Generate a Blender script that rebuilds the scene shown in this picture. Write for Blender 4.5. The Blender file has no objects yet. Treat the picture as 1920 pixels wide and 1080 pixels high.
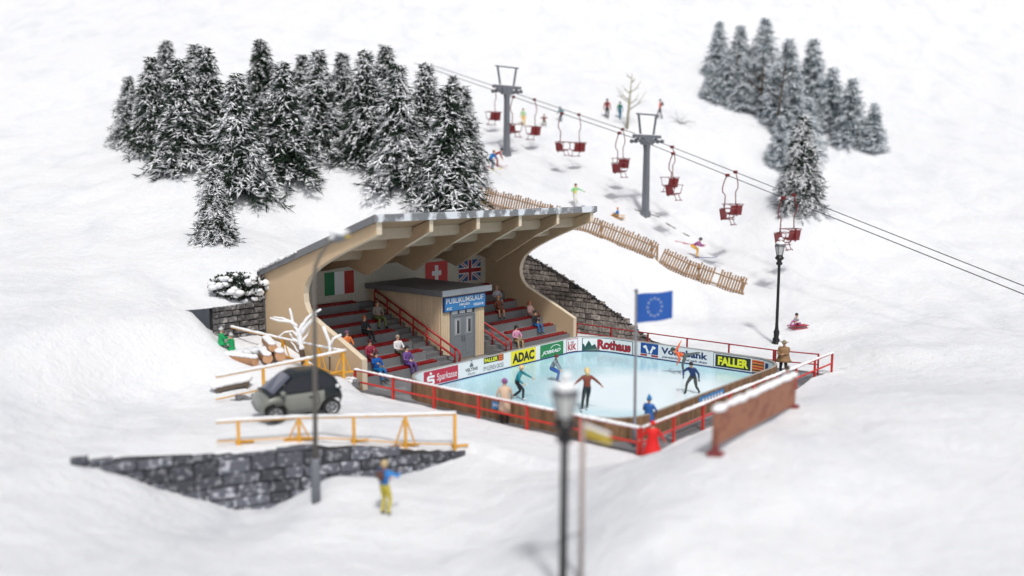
import bpy, bmesh, math, random
import numpy as np
from mathutils import Vector, Matrix, noise
random.seed(7); rng = np.random.default_rng(7)
sc = bpy.context.scene
COL = sc.collection
R = math.radians
# ------------------------------------------------------------------ camera geometry (fitted to the photograph)
CAMZ = 9.5; F = 1716.8; PT = R(6.9514); RL = R(.2627); YW = R(39.4401)
OX, OY = -12.08, 44.40
UD = Vector((math.sin(YW), math.cos(YW), 0)); VD = Vector((math.cos(YW), -math.sin(YW), 0))
def ray(x, y):
    dx, dy = x-960, y-539.5; c, s = math.cos(RL), math.sin(RL)
    a = c*dx+s*dy; b = -s*dx+c*dy
    return Vector((a, F*math.cos(PT)-b*math.sin(PT), -F*math.sin(PT)-b*math.cos(PT)))
def at_z(x, y, z=0.0):
    r = ray(x, y); return Vector((0, 0, CAMZ)) + r*((z-CAMZ)/r.z)
def at_d(x, y, d):
    r = ray(x, y); return Vector((0, 0, CAMZ)) + r*(d/r.y)
def B(u, v, z=0.0):                       # the grandstand's own axes: u along it, v out to the front
    return Vector((OX, OY, 0)) + UD*u + VD*v + Vector((0, 0, z))
def toUV(x, y):
    qx, qy = x-OX, y-OY
    return qx*UD.x+qy*UD.y, qx*VD.x+qy*VD.y
def at_u(x, y, u):
    r = ray(x, y); k = Vector((OX, OY, 0)).dot(UD); return Vector((0, 0, CAMZ)) + r*((u+k)/r.dot(UD))
def at_v(x, y, v):
    r = ray(x, y); k = Vector((OX, OY, 0)).dot(VD); return Vector((0, 0, CAMZ)) + r*((v+k)/r.dot(VD))
# ------------------------------------------------------------------ materials
MATS = {}
def mat(name, col, rough=.6, var=.12, scale=8., bump=0., bscale=30., metal=0., island=0., spec=.5, ior=None, col2=None, cov=.5, detail=4, alpha=None):
    if name in MATS: return MATS[name]
    m = bpy.data.materials.new(name); m.use_nodes = True; MATS[name] = m
    nt = m.node_tree; N = nt.nodes; L = nt.links; b = N['Principled BSDF']
    b.inputs['Roughness'].default_value = rough; b.inputs['Metallic'].default_value = metal
    b.inputs['Specular IOR Level'].default_value = spec
    if ior: b.inputs['IOR'].default_value = ior
    tc = N.new('ShaderNodeTexCoord')
    geo = N.new('ShaderNodeNewGeometry')
    nz = N.new('ShaderNodeTexNoise'); nz.inputs['Scale'].default_value = scale; nz.inputs['Detail'].default_value = detail
    L.new(geo.outputs['Position'], nz.inputs['Vector'])
    mx = N.new('ShaderNodeMix'); mx.data_type = 'RGBA'
    c = (*col, 1)
    if col2 is None:
        lo = tuple(max(0, k*(1-var)) for k in col); hi = tuple(min(1, k*(1+var)) for k in col)
        mx.inputs['A'].default_value = (*lo, 1); mx.inputs['B'].default_value = (*hi, 1)
        L.new(nz.outputs['Fac'], mx.inputs['Factor'])
    else:
        mx.inputs['A'].default_value = c; mx.inputs['B'].default_value = (*col2, 1)
        rp = N.new('ShaderNodeMapRange'); rp.inputs['From Min'].default_value = cov-.05; rp.inputs['From Max'].default_value = cov+.05
        L.new(nz.outputs['Fac'], rp.inputs['Value']); L.new(rp.outputs['Result'], mx.inputs['Factor'])
    out = mx.outputs['Result']
    if island:
        hs = N.new('ShaderNodeHueSaturation'); mr = N.new('ShaderNodeMapRange')
        mr.inputs['To Min'].default_value = 1-island; mr.inputs['To Max'].default_value = 1+island
        L.new(geo.outputs['Random Per Island'], mr.inputs['Value']); L.new(mr.outputs['Result'], hs.inputs['Value']); L.new(out, hs.inputs['Color'])
        out = hs.outputs['Color']
    L.new(out, b.inputs['Base Color'])
    if bump:
        n2 = N.new('ShaderNodeTexNoise'); n2.inputs['Scale'].default_value = bscale; n2.inputs['Detail'].default_value = 6
        L.new(geo.outputs['Position'], n2.inputs['Vector'])
        bp = N.new('ShaderNodeBump'); bp.inputs['Strength'].default_value = bump; bp.inputs['Distance'].default_value = .05
        L.new(n2.outputs['Fac'], bp.inputs['Height']); L.new(bp.outputs['Normal'], b.inputs['Normal'])
    if alpha is not None: b.inputs['Alpha'].default_value = alpha
    return m
def snow_mat(name, base=(.75, .765, .795), dark=(.55, .58, .64), bs=1.0):
    m = bpy.data.materials.new(name); m.use_nodes = True; MATS[name] = m
    nt = m.node_tree; N = nt.nodes; L = nt.links; b = N['Principled BSDF']
    b.inputs['Roughness'].default_value = .85; b.inputs['Specular IOR Level'].default_value = .15
    geo = N.new('ShaderNodeNewGeometry')
    n1 = N.new('ShaderNodeTexNoise'); n1.inputs['Scale'].default_value = .35; n1.inputs['Detail'].default_value = 8; n1.inputs['Roughness'].default_value = .65; n1.inputs['Distortion'].default_value = .6
    mp = N.new('ShaderNodeMapping'); mp.inputs['Rotation'].default_value = (0, 0, .6); mp.inputs['Scale'].default_value = (1, .45, 1)
    L.new(geo.outputs['Position'], mp.inputs['Vector']); L.new(mp.outputs['Vector'], n1.inputs['Vector'])
    cr = N.new('ShaderNodeMapRange'); cr.inputs['From Min'].default_value = .5; cr.inputs['From Max'].default_value = .8; cr.inputs['To Max'].default_value = .6
    L.new(n1.outputs['Fac'], cr.inputs['Value'])
    mx = N.new('ShaderNodeMix'); mx.data_type = 'RGBA'; mx.inputs['A'].default_value = (*base, 1); mx.inputs['B'].default_value = (*dark, 1)
    L.new(cr.outputs['Result'], mx.inputs['Factor']); L.new(mx.outputs['Result'], b.inputs['Base Color'])
    n2 = N.new('ShaderNodeTexNoise'); n2.inputs['Scale'].default_value = 1.6; n2.inputs['Detail'].default_value = 9; n2.inputs['Roughness'].default_value = .6
    L.new(geo.outputs['Position'], n2.inputs['Vector'])
    bp = N.new('ShaderNodeBump'); bp.inputs['Strength'].default_value = .42*bs; bp.inputs['Distance'].default_value = .35
    n3 = N.new('ShaderNodeTexVoronoi'); n3.inputs['Scale'].default_value = 1.1; n3.feature = 'SMOOTH_F1'
    m3 = N.new('ShaderNodeMapping'); m3.inputs['Scale'].default_value = (1, .35, 1); m3.inputs['Rotation'].default_value = (0, 0, -.5)
    L.new(geo.outputs['Position'], m3.inputs['Vector']); L.new(m3.outputs['Vector'], n3.inputs['Vector'])
    b3 = N.new('ShaderNodeBump'); b3.inputs['Strength'].default_value = .35*bs; b3.inputs['Distance'].default_value = .12; L.new(n3.outputs['Distance'], b3.inputs['Height'])
    n4 = N.new('ShaderNodeTexNoise'); n4.inputs['Scale'].default_value = 9; n4.inputs['Detail'].default_value = 4; L.new(geo.outputs['Position'], n4.inputs['Vector'])
    b4 = N.new('ShaderNodeBump'); b4.inputs['Strength'].default_value = .5*bs; b4.inputs['Distance'].default_value = .05; L.new(n4.outputs['Fac'], b4.inputs['Height'])
    L.new(n2.outputs['Fac'], bp.inputs['Height']); L.new(bp.outputs['Normal'], b3.inputs['Normal']); L.new(b3.outputs['Normal'], b4.inputs['Normal']); L.new(b4.outputs['Normal'], b.inputs['Normal'])
    return m
snow_mat('snow'); snow_mat('snow_cap', (.85, .86, .88), (.75, .77, .8), .3)
SN = MATS['snow_cap']
mat('stand_plaster', (.57, .425, .275), .8, .05, 3, .08, 60)
mat('stand_edge', (.70, .60, .46), .7, .05, 3)
mat('stand_shaded_beige', (.36, .255, .16), .75, .12, 4, .1, 20)  # the stand's beige, darkened to paint in the shade under the roof
mat('purlin_wood', (.46, .38, .28), .75, .1, 4)
mat('rear_stucco', (.52, .5, .43), .9, .35, 14, .3, 40, detail=8)
mat('roof_grey', (.16, .165, .175), .55, .1, 4, .05, 40)
mat('roof_fascia', (.19, .2, .215), .5, .1, 1.3, .05, 40, col2=(.72, .75, .8), cov=.55)
mat('terrace_grey', (.2, .205, .215), .6, .18, 2.5, .08, 30)
mat('stair_grey', (.15, .152, .16), .65, .15, 3, .08, 30)
mat('seat_red', (.21, .008, .010), .3, .5, 9, .5, 14)
mat('rail_red', (.38, .015, .015), .4, .15, 6)
mat('rail_red_bright', (.55, .03, .02), .45, .15, 6)
mat('path_grey', (.17, .17, .18), .7, .2, 1.2, .15, 12, col2=(.25, .26, .28), cov=.55)
mat('hut_siding', (.68, .53, .37), .7, .06, 3, .05, 40, island=.07)
mat('hut_siding_front', (.66, .53, .36), .7, .06, 3, .05, 40, island=.06)
mat('hut_roof', (.15, .15, .16), .6, .12, 3, .08, 40)
mat('hut_fascia', (.33, .35, .38), .5, .08, 3)
mat('door_grey', (.2, .225, .25), .45, .06, 3)
mat('glass_dark', (.06, .06, .06), .12, .1, 5)
mat('glass_pale', (.55, .6, .62), .2, .2, 8)
mat('sign_blue', (.03, .22, .52), .4, .25, 1.2)
mat('sign_navy', (.01, .03, .16), .4, .1, 2)
mat('white_paint', (.8, .81, .83), .45, .03, 3)
mat('white_mark', (.85, .86, .87), .5, .02, 3)
mat('black_mark', (.012, .012, .014), .5, .1, 5)
mat('grey_mark', (.14, .15, .17), .5, .1, 5)
mat('navy_mark', (.012, .035, .14), .5, .1, 5)
mat('red_mark', (.42, .015, .03), .5, .1, 5)
mat('spark_red', (.50, .025, .055), .45, .12, 1)
mat('yellow_mark', (.85, .72, .02), .5, .05, 4)
mat('lime_mark', (.8, .8, .03), .5, .05, 4)
mat('orange_mark', (.75, .22, .04), .5, .1, 5)
mat('green_mark', (.02, .22, .07), .5, .1, 3)
mat('dgreen_mark', (.01, .07, .06), .5, .1, 3)
mat('faller_black', (.015, .022, .018), .5, .1, 5)
mat('blue_mark', (.01, .07, .3), .5, .08, 4)
mat('flag_blue', (.015, .1, .42), .6, .15, 1.5)
mat('star_mark', (.6, .66, .6), .6, .05, 4)
mat('board_wood', (.20, .115, .06), .75, .35, 5, .2, 30, island=.28)
mat('board_cap', (.36, .33, .3), .6, .1, 6)
mat('ital_green', (.01, .17, .06), .55, .1, 3); mat('flag_white', (.7, .72, .76), .55, .05, 3); mat('ital_red', (.38, .02, .015), .55, .1, 3)
mat('swiss_red', (.52, .03, .03), .55, .06, 3); mat('uk_blue', (.02, .09, .26), .55, .1, 3); mat('uk_red', (.32, .012, .02), .55, .08, 3)
mat('stone', (.10, .098, .10), .9, .5, 5, .8, 9, island=.45, col2=(.26, .25, .25), cov=.57, detail=9)
mat('stone_brown', (.19, .165, .152), .9, .5, 6, .8, 9, island=.45, col2=(.34, .30, .275), cov=.52, detail=9)
mat('stone_front', (.09, .095, .115), .9, .5, 5.5, .9, 8, island=.5, col2=(.36, .37, .41), cov=.58, detail=9)
mat('mortar', (.03, .03, .032), .95, .3, 8)
mat('fence_wood', (.32, .195, .11), .8, .25, 6, .2, 30, island=.2)
mat('steel_grey', (.155, .165, .19), .5, .12, 4)
mat('cable', (.08, .08, .085), .5, .1, 4)
mat('chair_red', (.17, .014, .016), .45, .2, 6)
mat('lamp_black', (.008, .008, .009), .35, .1, 6)
mat('lamp_blue_grey', (.06, .065, .08), .5, .1, 4)
mat('lamp_glass', (.5, .51, .5), .15, .05, 6)
mat('pole_brown', (.13, .115, .1), .5, .1, 6)
mat('yellow_post', (.72, .36, .035), .5, .12, 5)
mat('sign_brown', (.30, .13, .075), .7, .3, 3, col2=(.22, .075, .045), cov=.56)
mat('sign_post_red', (.24, .05, .05), .7, .1, 5)
mat('pole_tan', (.32, .26, .24), .7, .1, 5); mat('sign_yellow', (.42, .31, .03), .6, .2, 3)
mat('bark', (.075, .05, .035), .95, .35, 6, .5, 20)
mat('bark_pale', (.35, .32, .22), .9, .2, 6)
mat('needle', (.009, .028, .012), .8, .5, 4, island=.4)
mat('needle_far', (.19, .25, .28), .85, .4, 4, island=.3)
mat('twig_snow', (.88, .89, .92), .8, .08, 6, island=.1)
mat('twig_frost', (.76, .81, .85), .85, .15, 6, island=.2)
mat('log_end', (.52, .29, .16), .8, .2, 10, .1, 40); mat('log_bark', (.36, .19, .1), .85, .2, 8, .2, 30)
mat('leaf_dark', (.012, .025, .012), .6, .4, 5, island=.4)
mat('car_body', (.19, .20, .18), .28, .05, 3); mat('car_dark', (.012, .018, .022), .18, .1, 3); mat('car_glass', (.10, .105, .15), .1, .1, 3); mat('car_side_glass', (.02, .022, .03), .08, .1, 3)
mat('tyre', (.012, .012, .012), .8, .1, 5); mat('rim', (.35, .36, .38), .35, .1, 5, metal=.6); mat('car_lamp', (.75, .78, .8), .1, .05, 4)
mat('rock', (.16, .16, .17), .9, .5, 5, .6, 10); mat('wood_dark', (.11, .085, .065), .8, .3, 6)
mat('skin', (.62, .34, .23), .6, .08, 9); mat('skin_pale', (.68, .42, .3), .6, .08, 9); mat('eye_dark', (.02, .015, .012), .4, .1, 9)
# ice
m = bpy.data.materials.new('ice'); m.use_nodes = True; MATS['ice'] = m
nt = m.node_tree; N = nt.nodes; L = nt.links; b = N['Principled BSDF']
geo = N.new('ShaderNodeNewGeometry')
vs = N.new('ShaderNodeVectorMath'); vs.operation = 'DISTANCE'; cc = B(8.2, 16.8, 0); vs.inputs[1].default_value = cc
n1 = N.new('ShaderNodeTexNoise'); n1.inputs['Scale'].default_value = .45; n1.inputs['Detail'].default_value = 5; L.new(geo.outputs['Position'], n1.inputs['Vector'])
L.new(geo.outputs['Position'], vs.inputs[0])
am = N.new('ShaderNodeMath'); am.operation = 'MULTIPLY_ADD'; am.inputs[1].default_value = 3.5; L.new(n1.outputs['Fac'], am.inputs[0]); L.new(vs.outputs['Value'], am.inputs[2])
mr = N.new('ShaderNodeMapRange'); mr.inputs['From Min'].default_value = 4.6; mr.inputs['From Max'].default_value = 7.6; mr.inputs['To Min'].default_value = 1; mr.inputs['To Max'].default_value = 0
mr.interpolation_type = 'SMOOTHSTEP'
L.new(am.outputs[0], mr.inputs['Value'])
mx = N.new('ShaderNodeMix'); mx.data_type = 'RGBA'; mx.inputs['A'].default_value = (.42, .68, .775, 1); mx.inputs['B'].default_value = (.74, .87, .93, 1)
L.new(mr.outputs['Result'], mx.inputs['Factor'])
# fine skate scratches
wv = N.new('ShaderNodeTexNoise'); wv.inputs['Scale'].default_value = 3; wv.inputs['Detail'].default_value = 8
mp = N.new('ShaderNodeMapping'); mp.inputs['Rotation'].default_value = (0, 0, .9); mp.inputs['Scale'].default_value = (4, .4, 1)
L.new(geo.outputs['Position'], mp.inputs['Vector']); L.new(mp.outputs['Vector'], wv.inputs['Vector'])
m2 = N.new('ShaderNodeMix'); m2.data_type = 'RGBA'; m2.inputs['B'].default_value = (.72, .84, .86, 1)
r2 = N.new('ShaderNodeMapRange'); r2.inputs['From Min'].default_value = .55; r2.inputs['From Max'].default_value = .75; r2.inputs['To Max'].default_value = .5
L.new(wv.outputs['Fac'], r2.inputs['Value']); L.new(r2.outputs['Result'], m2.inputs['Factor']); L.new(mx.outputs['Result'], m2.inputs['A'])
L.new(m2.outputs['Result'], b.inputs['Base Color']); b.inputs['Roughness'].default_value = .12; b.inputs['IOR'].default_value = 1.25
r3 = N.new('ShaderNodeMapRange'); r3.inputs['To Min'].default_value = .06; r3.inputs['To Max'].default_value = .3; L.new(wv.outputs['Fac'], r3.inputs['Value']); L.new(r3.outputs['Result'], b.inputs['Roughness'])
# ------------------------------------------------------------------ objects
def tag(o, label=None, cat=None, group=None, kind=None):
    if label: o['label'] = label
    if cat: o['category'] = cat
    if group: o['group'] = group
    if kind: o['kind'] = kind
    return o
def empty(name, loc, label, cat, group=None, rz=0, s=1):
    o = bpy.data.objects.new(name, None); COL.objects.link(o); o.location = loc; o.rotation_euler = (0, 0, rz); o.scale = (s, s, s)
    o.empty_display_size = .3
    return tag(o, label, cat, group)
LOCAL = set()                             # things modelled in their own axes
def chain(p):
    while p is not None and p.parent is not None: p = p.parent
    return Vector((0, 0, 0)) if p is None or p.name in LOCAL else Vector(p.location)
class MB:
    def __init__(s): s.v = []; s.f = []; s.m = []; s.mats = []
    def mi(s, m):
        if m not in s.mats: s.mats.append(m)
        return s.mats.index(m)
    def add(s, vs, fs, m):
        k = len(s.v); i = s.mi(m); s.v += [tuple(p) for p in vs]; s.f += [tuple(k+j for j in f) for f in fs]; s.m += [i]*len(fs)
    def box(s, fr, a0, a1, b0, b1, c0, c1, m):            # fr maps (a,b,c) to a point
        p = [fr(a, b_, c) for a in (a0, a1) for b_ in (b0, b1) for c in (c0, c1)]
        s.add(p, [(0, 1, 3, 2), (4, 6, 7, 5), (0, 4, 5, 1), (2, 3, 7, 6), (0, 2, 6, 4), (1, 5, 7, 3)], m)
    def prism(s, poly, d, m):                              # polygon points (Vectors) extruded by vector d
        n = len(poly); d = Vector(d); p = [Vector(q) for q in poly]
        s.add(p+[q+d for q in p], [tuple(range(n)), tuple(range(2*n-1, n-1, -1))]+[(i, (i+1) % n, n+(i+1) % n, n+i) for i in range(n)], m)
    def tube(s, pts, r, m, n=8, cap=True):
        pts = [Vector(p) for p in pts]; rr = r if isinstance(r, (list, tuple)) else [r]*len(pts)
        vs = []; up = None
        for i, p in enumerate(pts):
            t = (pts[min(i+1, len(pts)-1)]-pts[max(i-1, 0)]).normalized()
            if up is None:
                up = Vector((0, 0, 1)) if abs(t.z) < .9 else Vector((0, 1, 0))
            a = t.cross(up)
            if a.length < 1e-4: a = t.orthogonal()
            a.normalize(); b_ = a.cross(t).normalized(); up = b_
            for k in range(n):
                w = 2*math.pi*k/n; vs.append(p+(a*math.cos(w)+b_*math.sin(w))*rr[i])
        fs = []
        for i in range(len(pts)-1):
            for k in range(n):
                fs.append((i*n+k, i*n+(k+1) % n, (i+1)*n+(k+1) % n, (i+1)*n+k))
        if cap: fs += [tuple(range(n-1, -1, -1)), tuple((len(pts)-1)*n+k for k in range(n))]
        s.add(vs, fs, m)
    def lathe(s, c, prof, m, n=16):                        # prof: (r,z) pairs
        c = Vector(c); vs = []; fs = []
        for r_, z in prof:
            for k in range(n): w = 2*math.pi*k/n; vs.append(c+Vector((r_*math.cos(w), r_*math.sin(w), z)))
        for i in range(len(prof)-1):
            for k in range(n): fs.append((i*n+k, i*n+(k+1) % n, (i+1)*n+(k+1) % n, (i+1)*n+k))
        fs += [tuple(range(n-1, -1, -1)), tuple((len(prof)-1)*n+k for k in range(n))]
        s.add(vs, fs, m)
    def blob(s, c, r, m, seed=0, n=8, amp=.25, sq=(1, 1, 1)):
        c = Vector(c); vs = []; fs = []
        for i in range(n+1):
            th = math.pi*i/n
            for k in range(2*n):
                w = math.pi*k/n; d = Vector((math.sin(th)*math.cos(w), math.sin(th)*math.sin(w), math.cos(th)))
                q = 1+amp*noise.noise(d*1.6+Vector((seed*3.1, seed, 0)))*2
                vs.append(c+Vector((d.x*sq[0], d.y*sq[1], d.z*sq[2]))*r*q)
        for i in range(n):
            for k in range(2*n): fs.append((i*2*n+k, i*2*n+(k+1) % (2*n), (i+1)*2*n+(k+1) % (2*n), (i+1)*2*n+k))
        s.add(vs, fs, m)
    def build(s, name, parent=None, org=None, smooth=False, recalc=True, bevel=0):
        org = Vector(org) if org is not None else chain(parent)
        me = bpy.data.meshes.new(name); me.from_pydata([tuple(Vector(p)-org) for p in s.v], [], s.f)
        for m in s.mats: me.materials.append(MATS[m])
        me.polygons.foreach_set('material_index', s.m)
        if recalc or bevel:
            bm = bmesh.new(); bm.from_mesh(me); bmesh.ops.remove_doubles(bm, verts=bm.verts, dist=1e-5)
            if recalc: bmesh.ops.recalc_face_normals(bm, faces=bm.faces)
            if bevel: bmesh.ops.bevel(bm, geom=[e for e in bm.edges if e.calc_face_angle(0) > .5], offset=bevel, segments=2, affect='EDGES', clamp_overlap=True)
            bm.to_mesh(me); bm.free()
        if smooth: me.polygons.foreach_set('use_smooth', [True]*len(me.polygons))
        me.update()
        o = bpy.data.objects.new(name, me); COL.objects.link(o)
        if parent is not None: o.parent = parent
        elif org.length > 0: o.location = org
        return o
def copy_thing(root, loc, rz=None, label=None, s=None):
    r = root.copy(); COL.objects.link(r); r.location = loc
    if rz is not None: r.rotation_euler = (0, 0, rz)
    if s is not None: r.scale = (s, s, s)
    if label: r['label'] = label
    for ch in list(root.children):
        c = ch.copy(); COL.objects.link(c); c.parent = r
        for g in ch.children:
            d = g.copy(); COL.objects.link(d); d.parent = c
    return r
# text as mesh: returns (verts2d normalised to cap-height/width box 0..1, faces)
TXT = {}
def text2d(s, bold=0., shear=0.):
    k = (s, bold, shear)
    if k in TXT: return TXT[k]
    cu = bpy.data.curves.new('t', 'FONT'); cu.body = s; cu.offset = bold; cu.shear = shear; cu.resolution_u = 3
    o = bpy.data.objects.new('t', cu); COL.objects.link(o)
    dg = bpy.context.evaluated_depsgraph_get(); me = bpy.data.meshes.new_from_object(o.evaluated_get(dg))
    vs = [(v.co.x, v.co.y) for v in me.vertices]; fs = [tuple(p.vertices) for p in me.polygons]
    bpy.data.objects.remove(o); bpy.data.curves.remove(cu); bpy.data.meshes.remove(me)
    x0 = min(v[0] for v in vs); x1 = max(v[0] for v in vs); y0 = min(v[1] for v in vs); y1 = max(v[1] for v in vs)
    TXT[k] = ([((x-x0)/(x1-x0), (y-y0)/(y1-y0)) for x, y in vs], fs)
    return TXT[k]
def put_text(mb, fr, s, x0, x1, y0, y1, m, bold=0., shear=0.):
    vs, fs = text2d(s, bold, shear)
    mb.add([fr(x0+(x1-x0)*a, y0+(y1-y0)*b_) for a, b_ in vs], fs, m)
def put_poly(mb, fr, pts, m):
    mb.add([fr(a, b_) for a, b_ in pts], [tuple(range(len(pts)))], m)
def put_rect(mb, fr, x0, x1, y0, y1, m, nx=1):
    for i in range(nx):
        a = x0+(x1-x0)*i/nx; c = x0+(x1-x0)*(i+1)/nx
        put_poly(mb, fr, [(a, y0), (c, y0), (c, y1), (a, y1)], m)
def put_disc(mb, fr, cx, cy, rx, ry, m, n=16):
    put_poly(mb, fr, [(cx+rx*math.cos(2*math.pi*k/n), cy+ry*math.sin(2*math.pi*k/n)) for k in range(n)], m)
# ------------------------------------------------------------------ terrain
class TPS:
    def __init__(s, P, lam=.02):
        P = np.array(P, float); X = P[:, :2]; s.X = X; n = len(X)
        K = s.k(np.linalg.norm(X[:, None]-X[None], axis=2))+lam*np.eye(n)*10
        A = np.zeros((n+3, n+3)); A[:n, :n] = K; A[:n, n] = 1; A[:n, n+1:] = X; A[n, :n] = 1; A[n+1:, :n] = X.T
        s.w = np.linalg.solve(A, np.concatenate([P[:, 2], [0, 0, 0]]))
    @staticmethod
    def k(r): return np.where(r > 1e-9, r*r*np.log(np.maximum(r, 1e-9)), 0)
    def __call__(s, x, y):
        q = np.stack([np.ravel(x), np.ravel(y)], 1); r = np.linalg.norm(q[:, None]-s.X[None], axis=2)
        z = s.k(r)@s.w[:-3]+s.w[-3]+q@s.w[-2:]
        return z.reshape(np.shape(x)) if np.shape(x) else float(z[0])
def D3(L_): return [tuple(at_d(*q)) for q in L_]
def U3(L_): return [tuple(B(*q)) for q in L_]
edge_left = [(-4, -.3, 3.35), (-6, -.3, 3.5), (-8, -.3, 3.6), (-14, -.3, 3.9), (-24, -.3, 4.2), (-32, -.3, 4.3), (-40, -.3, 4.5), (-55, -.3, 5), (-75, -.3, 6), (-95, -.3, 7)]
edge_right = [(18.4, 22, .05), (18.4, 23, .1), (18.4, 25, .3), (18.4, 27, .5), (18.4, 33, 1.0), (18.4, 45, 1.6), (18.4, 60, 2), (18.4, 80, 2.5), (18.4, 100, 3)]
hill_pts = D3([(903, 386, 64), (950, 398, 63.7), (1000, 411, 63.2), (1032, 420, 62.8), (1075, 432, 62), (1150, 458, 61.5), (1230, 492, 61), (1300, 522, 60.3), (1395, 557, 59.3), (1455, 645, 51.8), (1300, 600, 56), (1240, 560, 59),
    (1305, 482, 66), (1160, 407, 68), (1075, 383, 68), (930, 322, 70), (1210, 402, 70), (950, 291, 78), (1138, 221, 88), (1237, 221, 88), (1175, 240, 86), (1020, 232, 85), (980, 235, 85),
    (1340, 225, 92), (1400, 232, 91), (1460, 275, 88), (1440, 330, 83), (1500, 385, 70), (1500, 345, 82), (1400, 420, 70), (1500, 450, 66), (1480, 600, 55),
    (1620, 450, 68), (1700, 600, 54), (1900, 620, 50), (1650, 650, 47), (1800, 300, 85), (1650, 260, 92), (1300, 180, 97), (1500, 180, 102), (960, 180, 93), (960, 60, 112), (1600, 60, 118), (1900, 40, 118),
    (960, -60, 132), (1900, -80, 135), (0, -60, 125), (700, 250, 76), (560, 262, 73), (450, 262, 70), (440, 340, 59), (535, 328, 62), (600, 292, 66), (690, 305, 66), (750, 352, 62), (840, 390, 60), (895, 340, 66),
    (560, 390, 59), (680, 388, 60.5), (600, 440, 57), (440, 440, 52), (470, 480, 48.5), (450, 150, 88), (700, 120, 98), (250, 120, 88), (100, 300, 66), (250, 400, 55), (100, 450, 50), (0, 100, 92), (-200, 300, 65), (300, 480, 48)]) \
    + U3([(0, -.6, 3.5), (4, -.6, 3.9), (8, -.6, 4.2), (12, -.6, 4.4), (16, -.6, 4.9), (18.5, -.6, 5.0), (18.6, 1.5, 4.6), (18.6, 4, 3.65), (18.6, 6.25, 2.6), (18.6, 8.5, 1.45), (18.6, 10.6, .25), (18.6, 12.5, .04), (18.6, 15, .02), (18.6, 19, .02), (22, 15, .05), (21, 20, .05)]) \
    + U3(edge_left) + U3(edge_right)
HILL = TPS(hill_pts)
front_pts = U3([(-.6, 7, .05), (-.6, 10, .02), (-.6, 13, .02), (-.6, 16, .02), (-.6, 19, .02), (-.6, 22, .03), (2, 22, .03), (5, 22, .05), (9, 22, .1), (13, 22, .1), (17, 22, .1), (-.3, 0, 1.75), (-.3, 2, 1.6), (-.3, 4, .95), (-.3, 5.5, .45), (-2, 0, 1.9), (-3.3, 0, 2.3)]) \
    + D3([(560, 775, 32.5), (480, 742, 36), (700, 790, 33), (645, 703, 38.6), (575, 716, 37.5), (493, 737, 36.3), (405, 756, 34.8), (450, 690, 38.7), (430, 650, 41.5), (560, 690, 39), (525, 672, 41), (665, 738, 39.2), (690, 745, 38), (600, 800, 31), (450, 820, 30), (790, 800, 33.5), (860, 842, 31.6),
    (960, 900, 28.6), (1060, 862, 30.8), (1165, 845, 31.3), (1245, 838, 28), (1190, 855, 27.3), (1150, 890, 26), (1340, 852, 24), (1340, 798, 28), (1475, 792, 27), (1500, 752, 30), (1420, 765, 30), (1560, 740, 31), (1700, 760, 28),
    (1222, 885, 29.8), (1240, 846, 27.2), (1500, 700, 42), (1200, 1000, 20), (1400, 1000, 20), (1600, 1000, 20), (1100, 1000, 21.5), (960, 1000, 24), (1060, 1120, 19.2), (620, 893, 29), (715, 968, 25.5), (590, 955, 26), (700, 1080, 21.5), (420, 1000, 25), (300, 1080, 20),
    (300, 600, 45), (250, 700, 37), (100, 800, 30), (100, 600, 42), (150, 1000, 22), (0, 900, 24)]) \
    + [(-2, 0, 2.5), (-20, 0, 2.5), (20, 0, 2.5), (0, -15, 2.5), (-45, 20, 4), (30, 20, 3)] + U3(edge_left) + U3(edge_right)
# the retaining wall's top line in plan (left end .. right end) and its height
WL = [at_d(130, 858, 26.6), at_d(240, 855, 27.3), at_d(350, 852, 28.0), at_d(430, 849, 28.6), at_d(500, 846, 29.1), at_d(620, 843, 29.8), at_d(740, 840, 30.6), at_d(866, 840, 31.6)]
WH = [.05, .45, 1.15, 1.75, 1.9, 1.4, .75, .05]
def wall_sd(x, y):
    best = None
    for i in range(len(WL)-1):
        a = WL[i].xy; b_ = WL[i+1].xy; d = b_-a; p = Vector((x, y))-a; t = p.dot(d)/d.dot(d)
        tc_ = min(1, max(0, t)); q = a+d*tc_; dist = (Vector((x, y))-q).length
        if best is None or dist < best[0]:
            side = d.x*p.y-d.y*p.x
            h = WH[i]+(WH[i+1]-WH[i])*tc_
            # fade past the ends
            e = 1.0
            if i == 0 and t < 0: e = max(0, 1+t*d.length/1.6)
            best = (dist, math.copysign(1, side), h*e)
    return best
# low-lying points in front_pts near the wall describe the upper level; subtract below
def sm(t): t = min(1, max(0, t)); return t*t*(3-2*t)
lowfix = []
for (x, y, z) in front_pts:
    b_ = wall_sd(x, y)
    if b_[0] < 14 and x > -26 and y > 12:
        if b_[1] < 0: z = z + b_[2]*sm(1-b_[0]/6.)        # points on the lower side: raise so that (TPS - drop) meets them
    lowfix.append((x, y, z))
lowfix += D3([(130, 860, 26.6), (240, 857, 27.3), (350, 853, 28.0), (430, 850, 28.6), (500, 847, 29.1), (620, 843, 29.8), (740, 841, 30.6), (866, 840, 31.6)])
FRONT = TPS(lowfix)
def drop(x, y):
    b_ = wall_sd(x, y)
    if b_[1] > 0 or b_[0] > 6: return 0
    return b_[2]*sm(b_[0]/.25)*sm(1-b_[0]/6.)
def seam(z, x, y, u, v):
    """bring the front ground smoothly to the hill's height along their common edges"""
    if u < -3 and v < 4:
        t = sm((v+.3)/4.3); w_ = sm((-3-u)/1.5); h = HILL(x, y); z = z*(1-w_)+(h+(z-h)*t)*w_
    if v > 21.9 and u > 15:
        t = sm((18.5-u)/3.5); h = HILL(x, y); z = h+(z-h)*t
    return z
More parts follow.
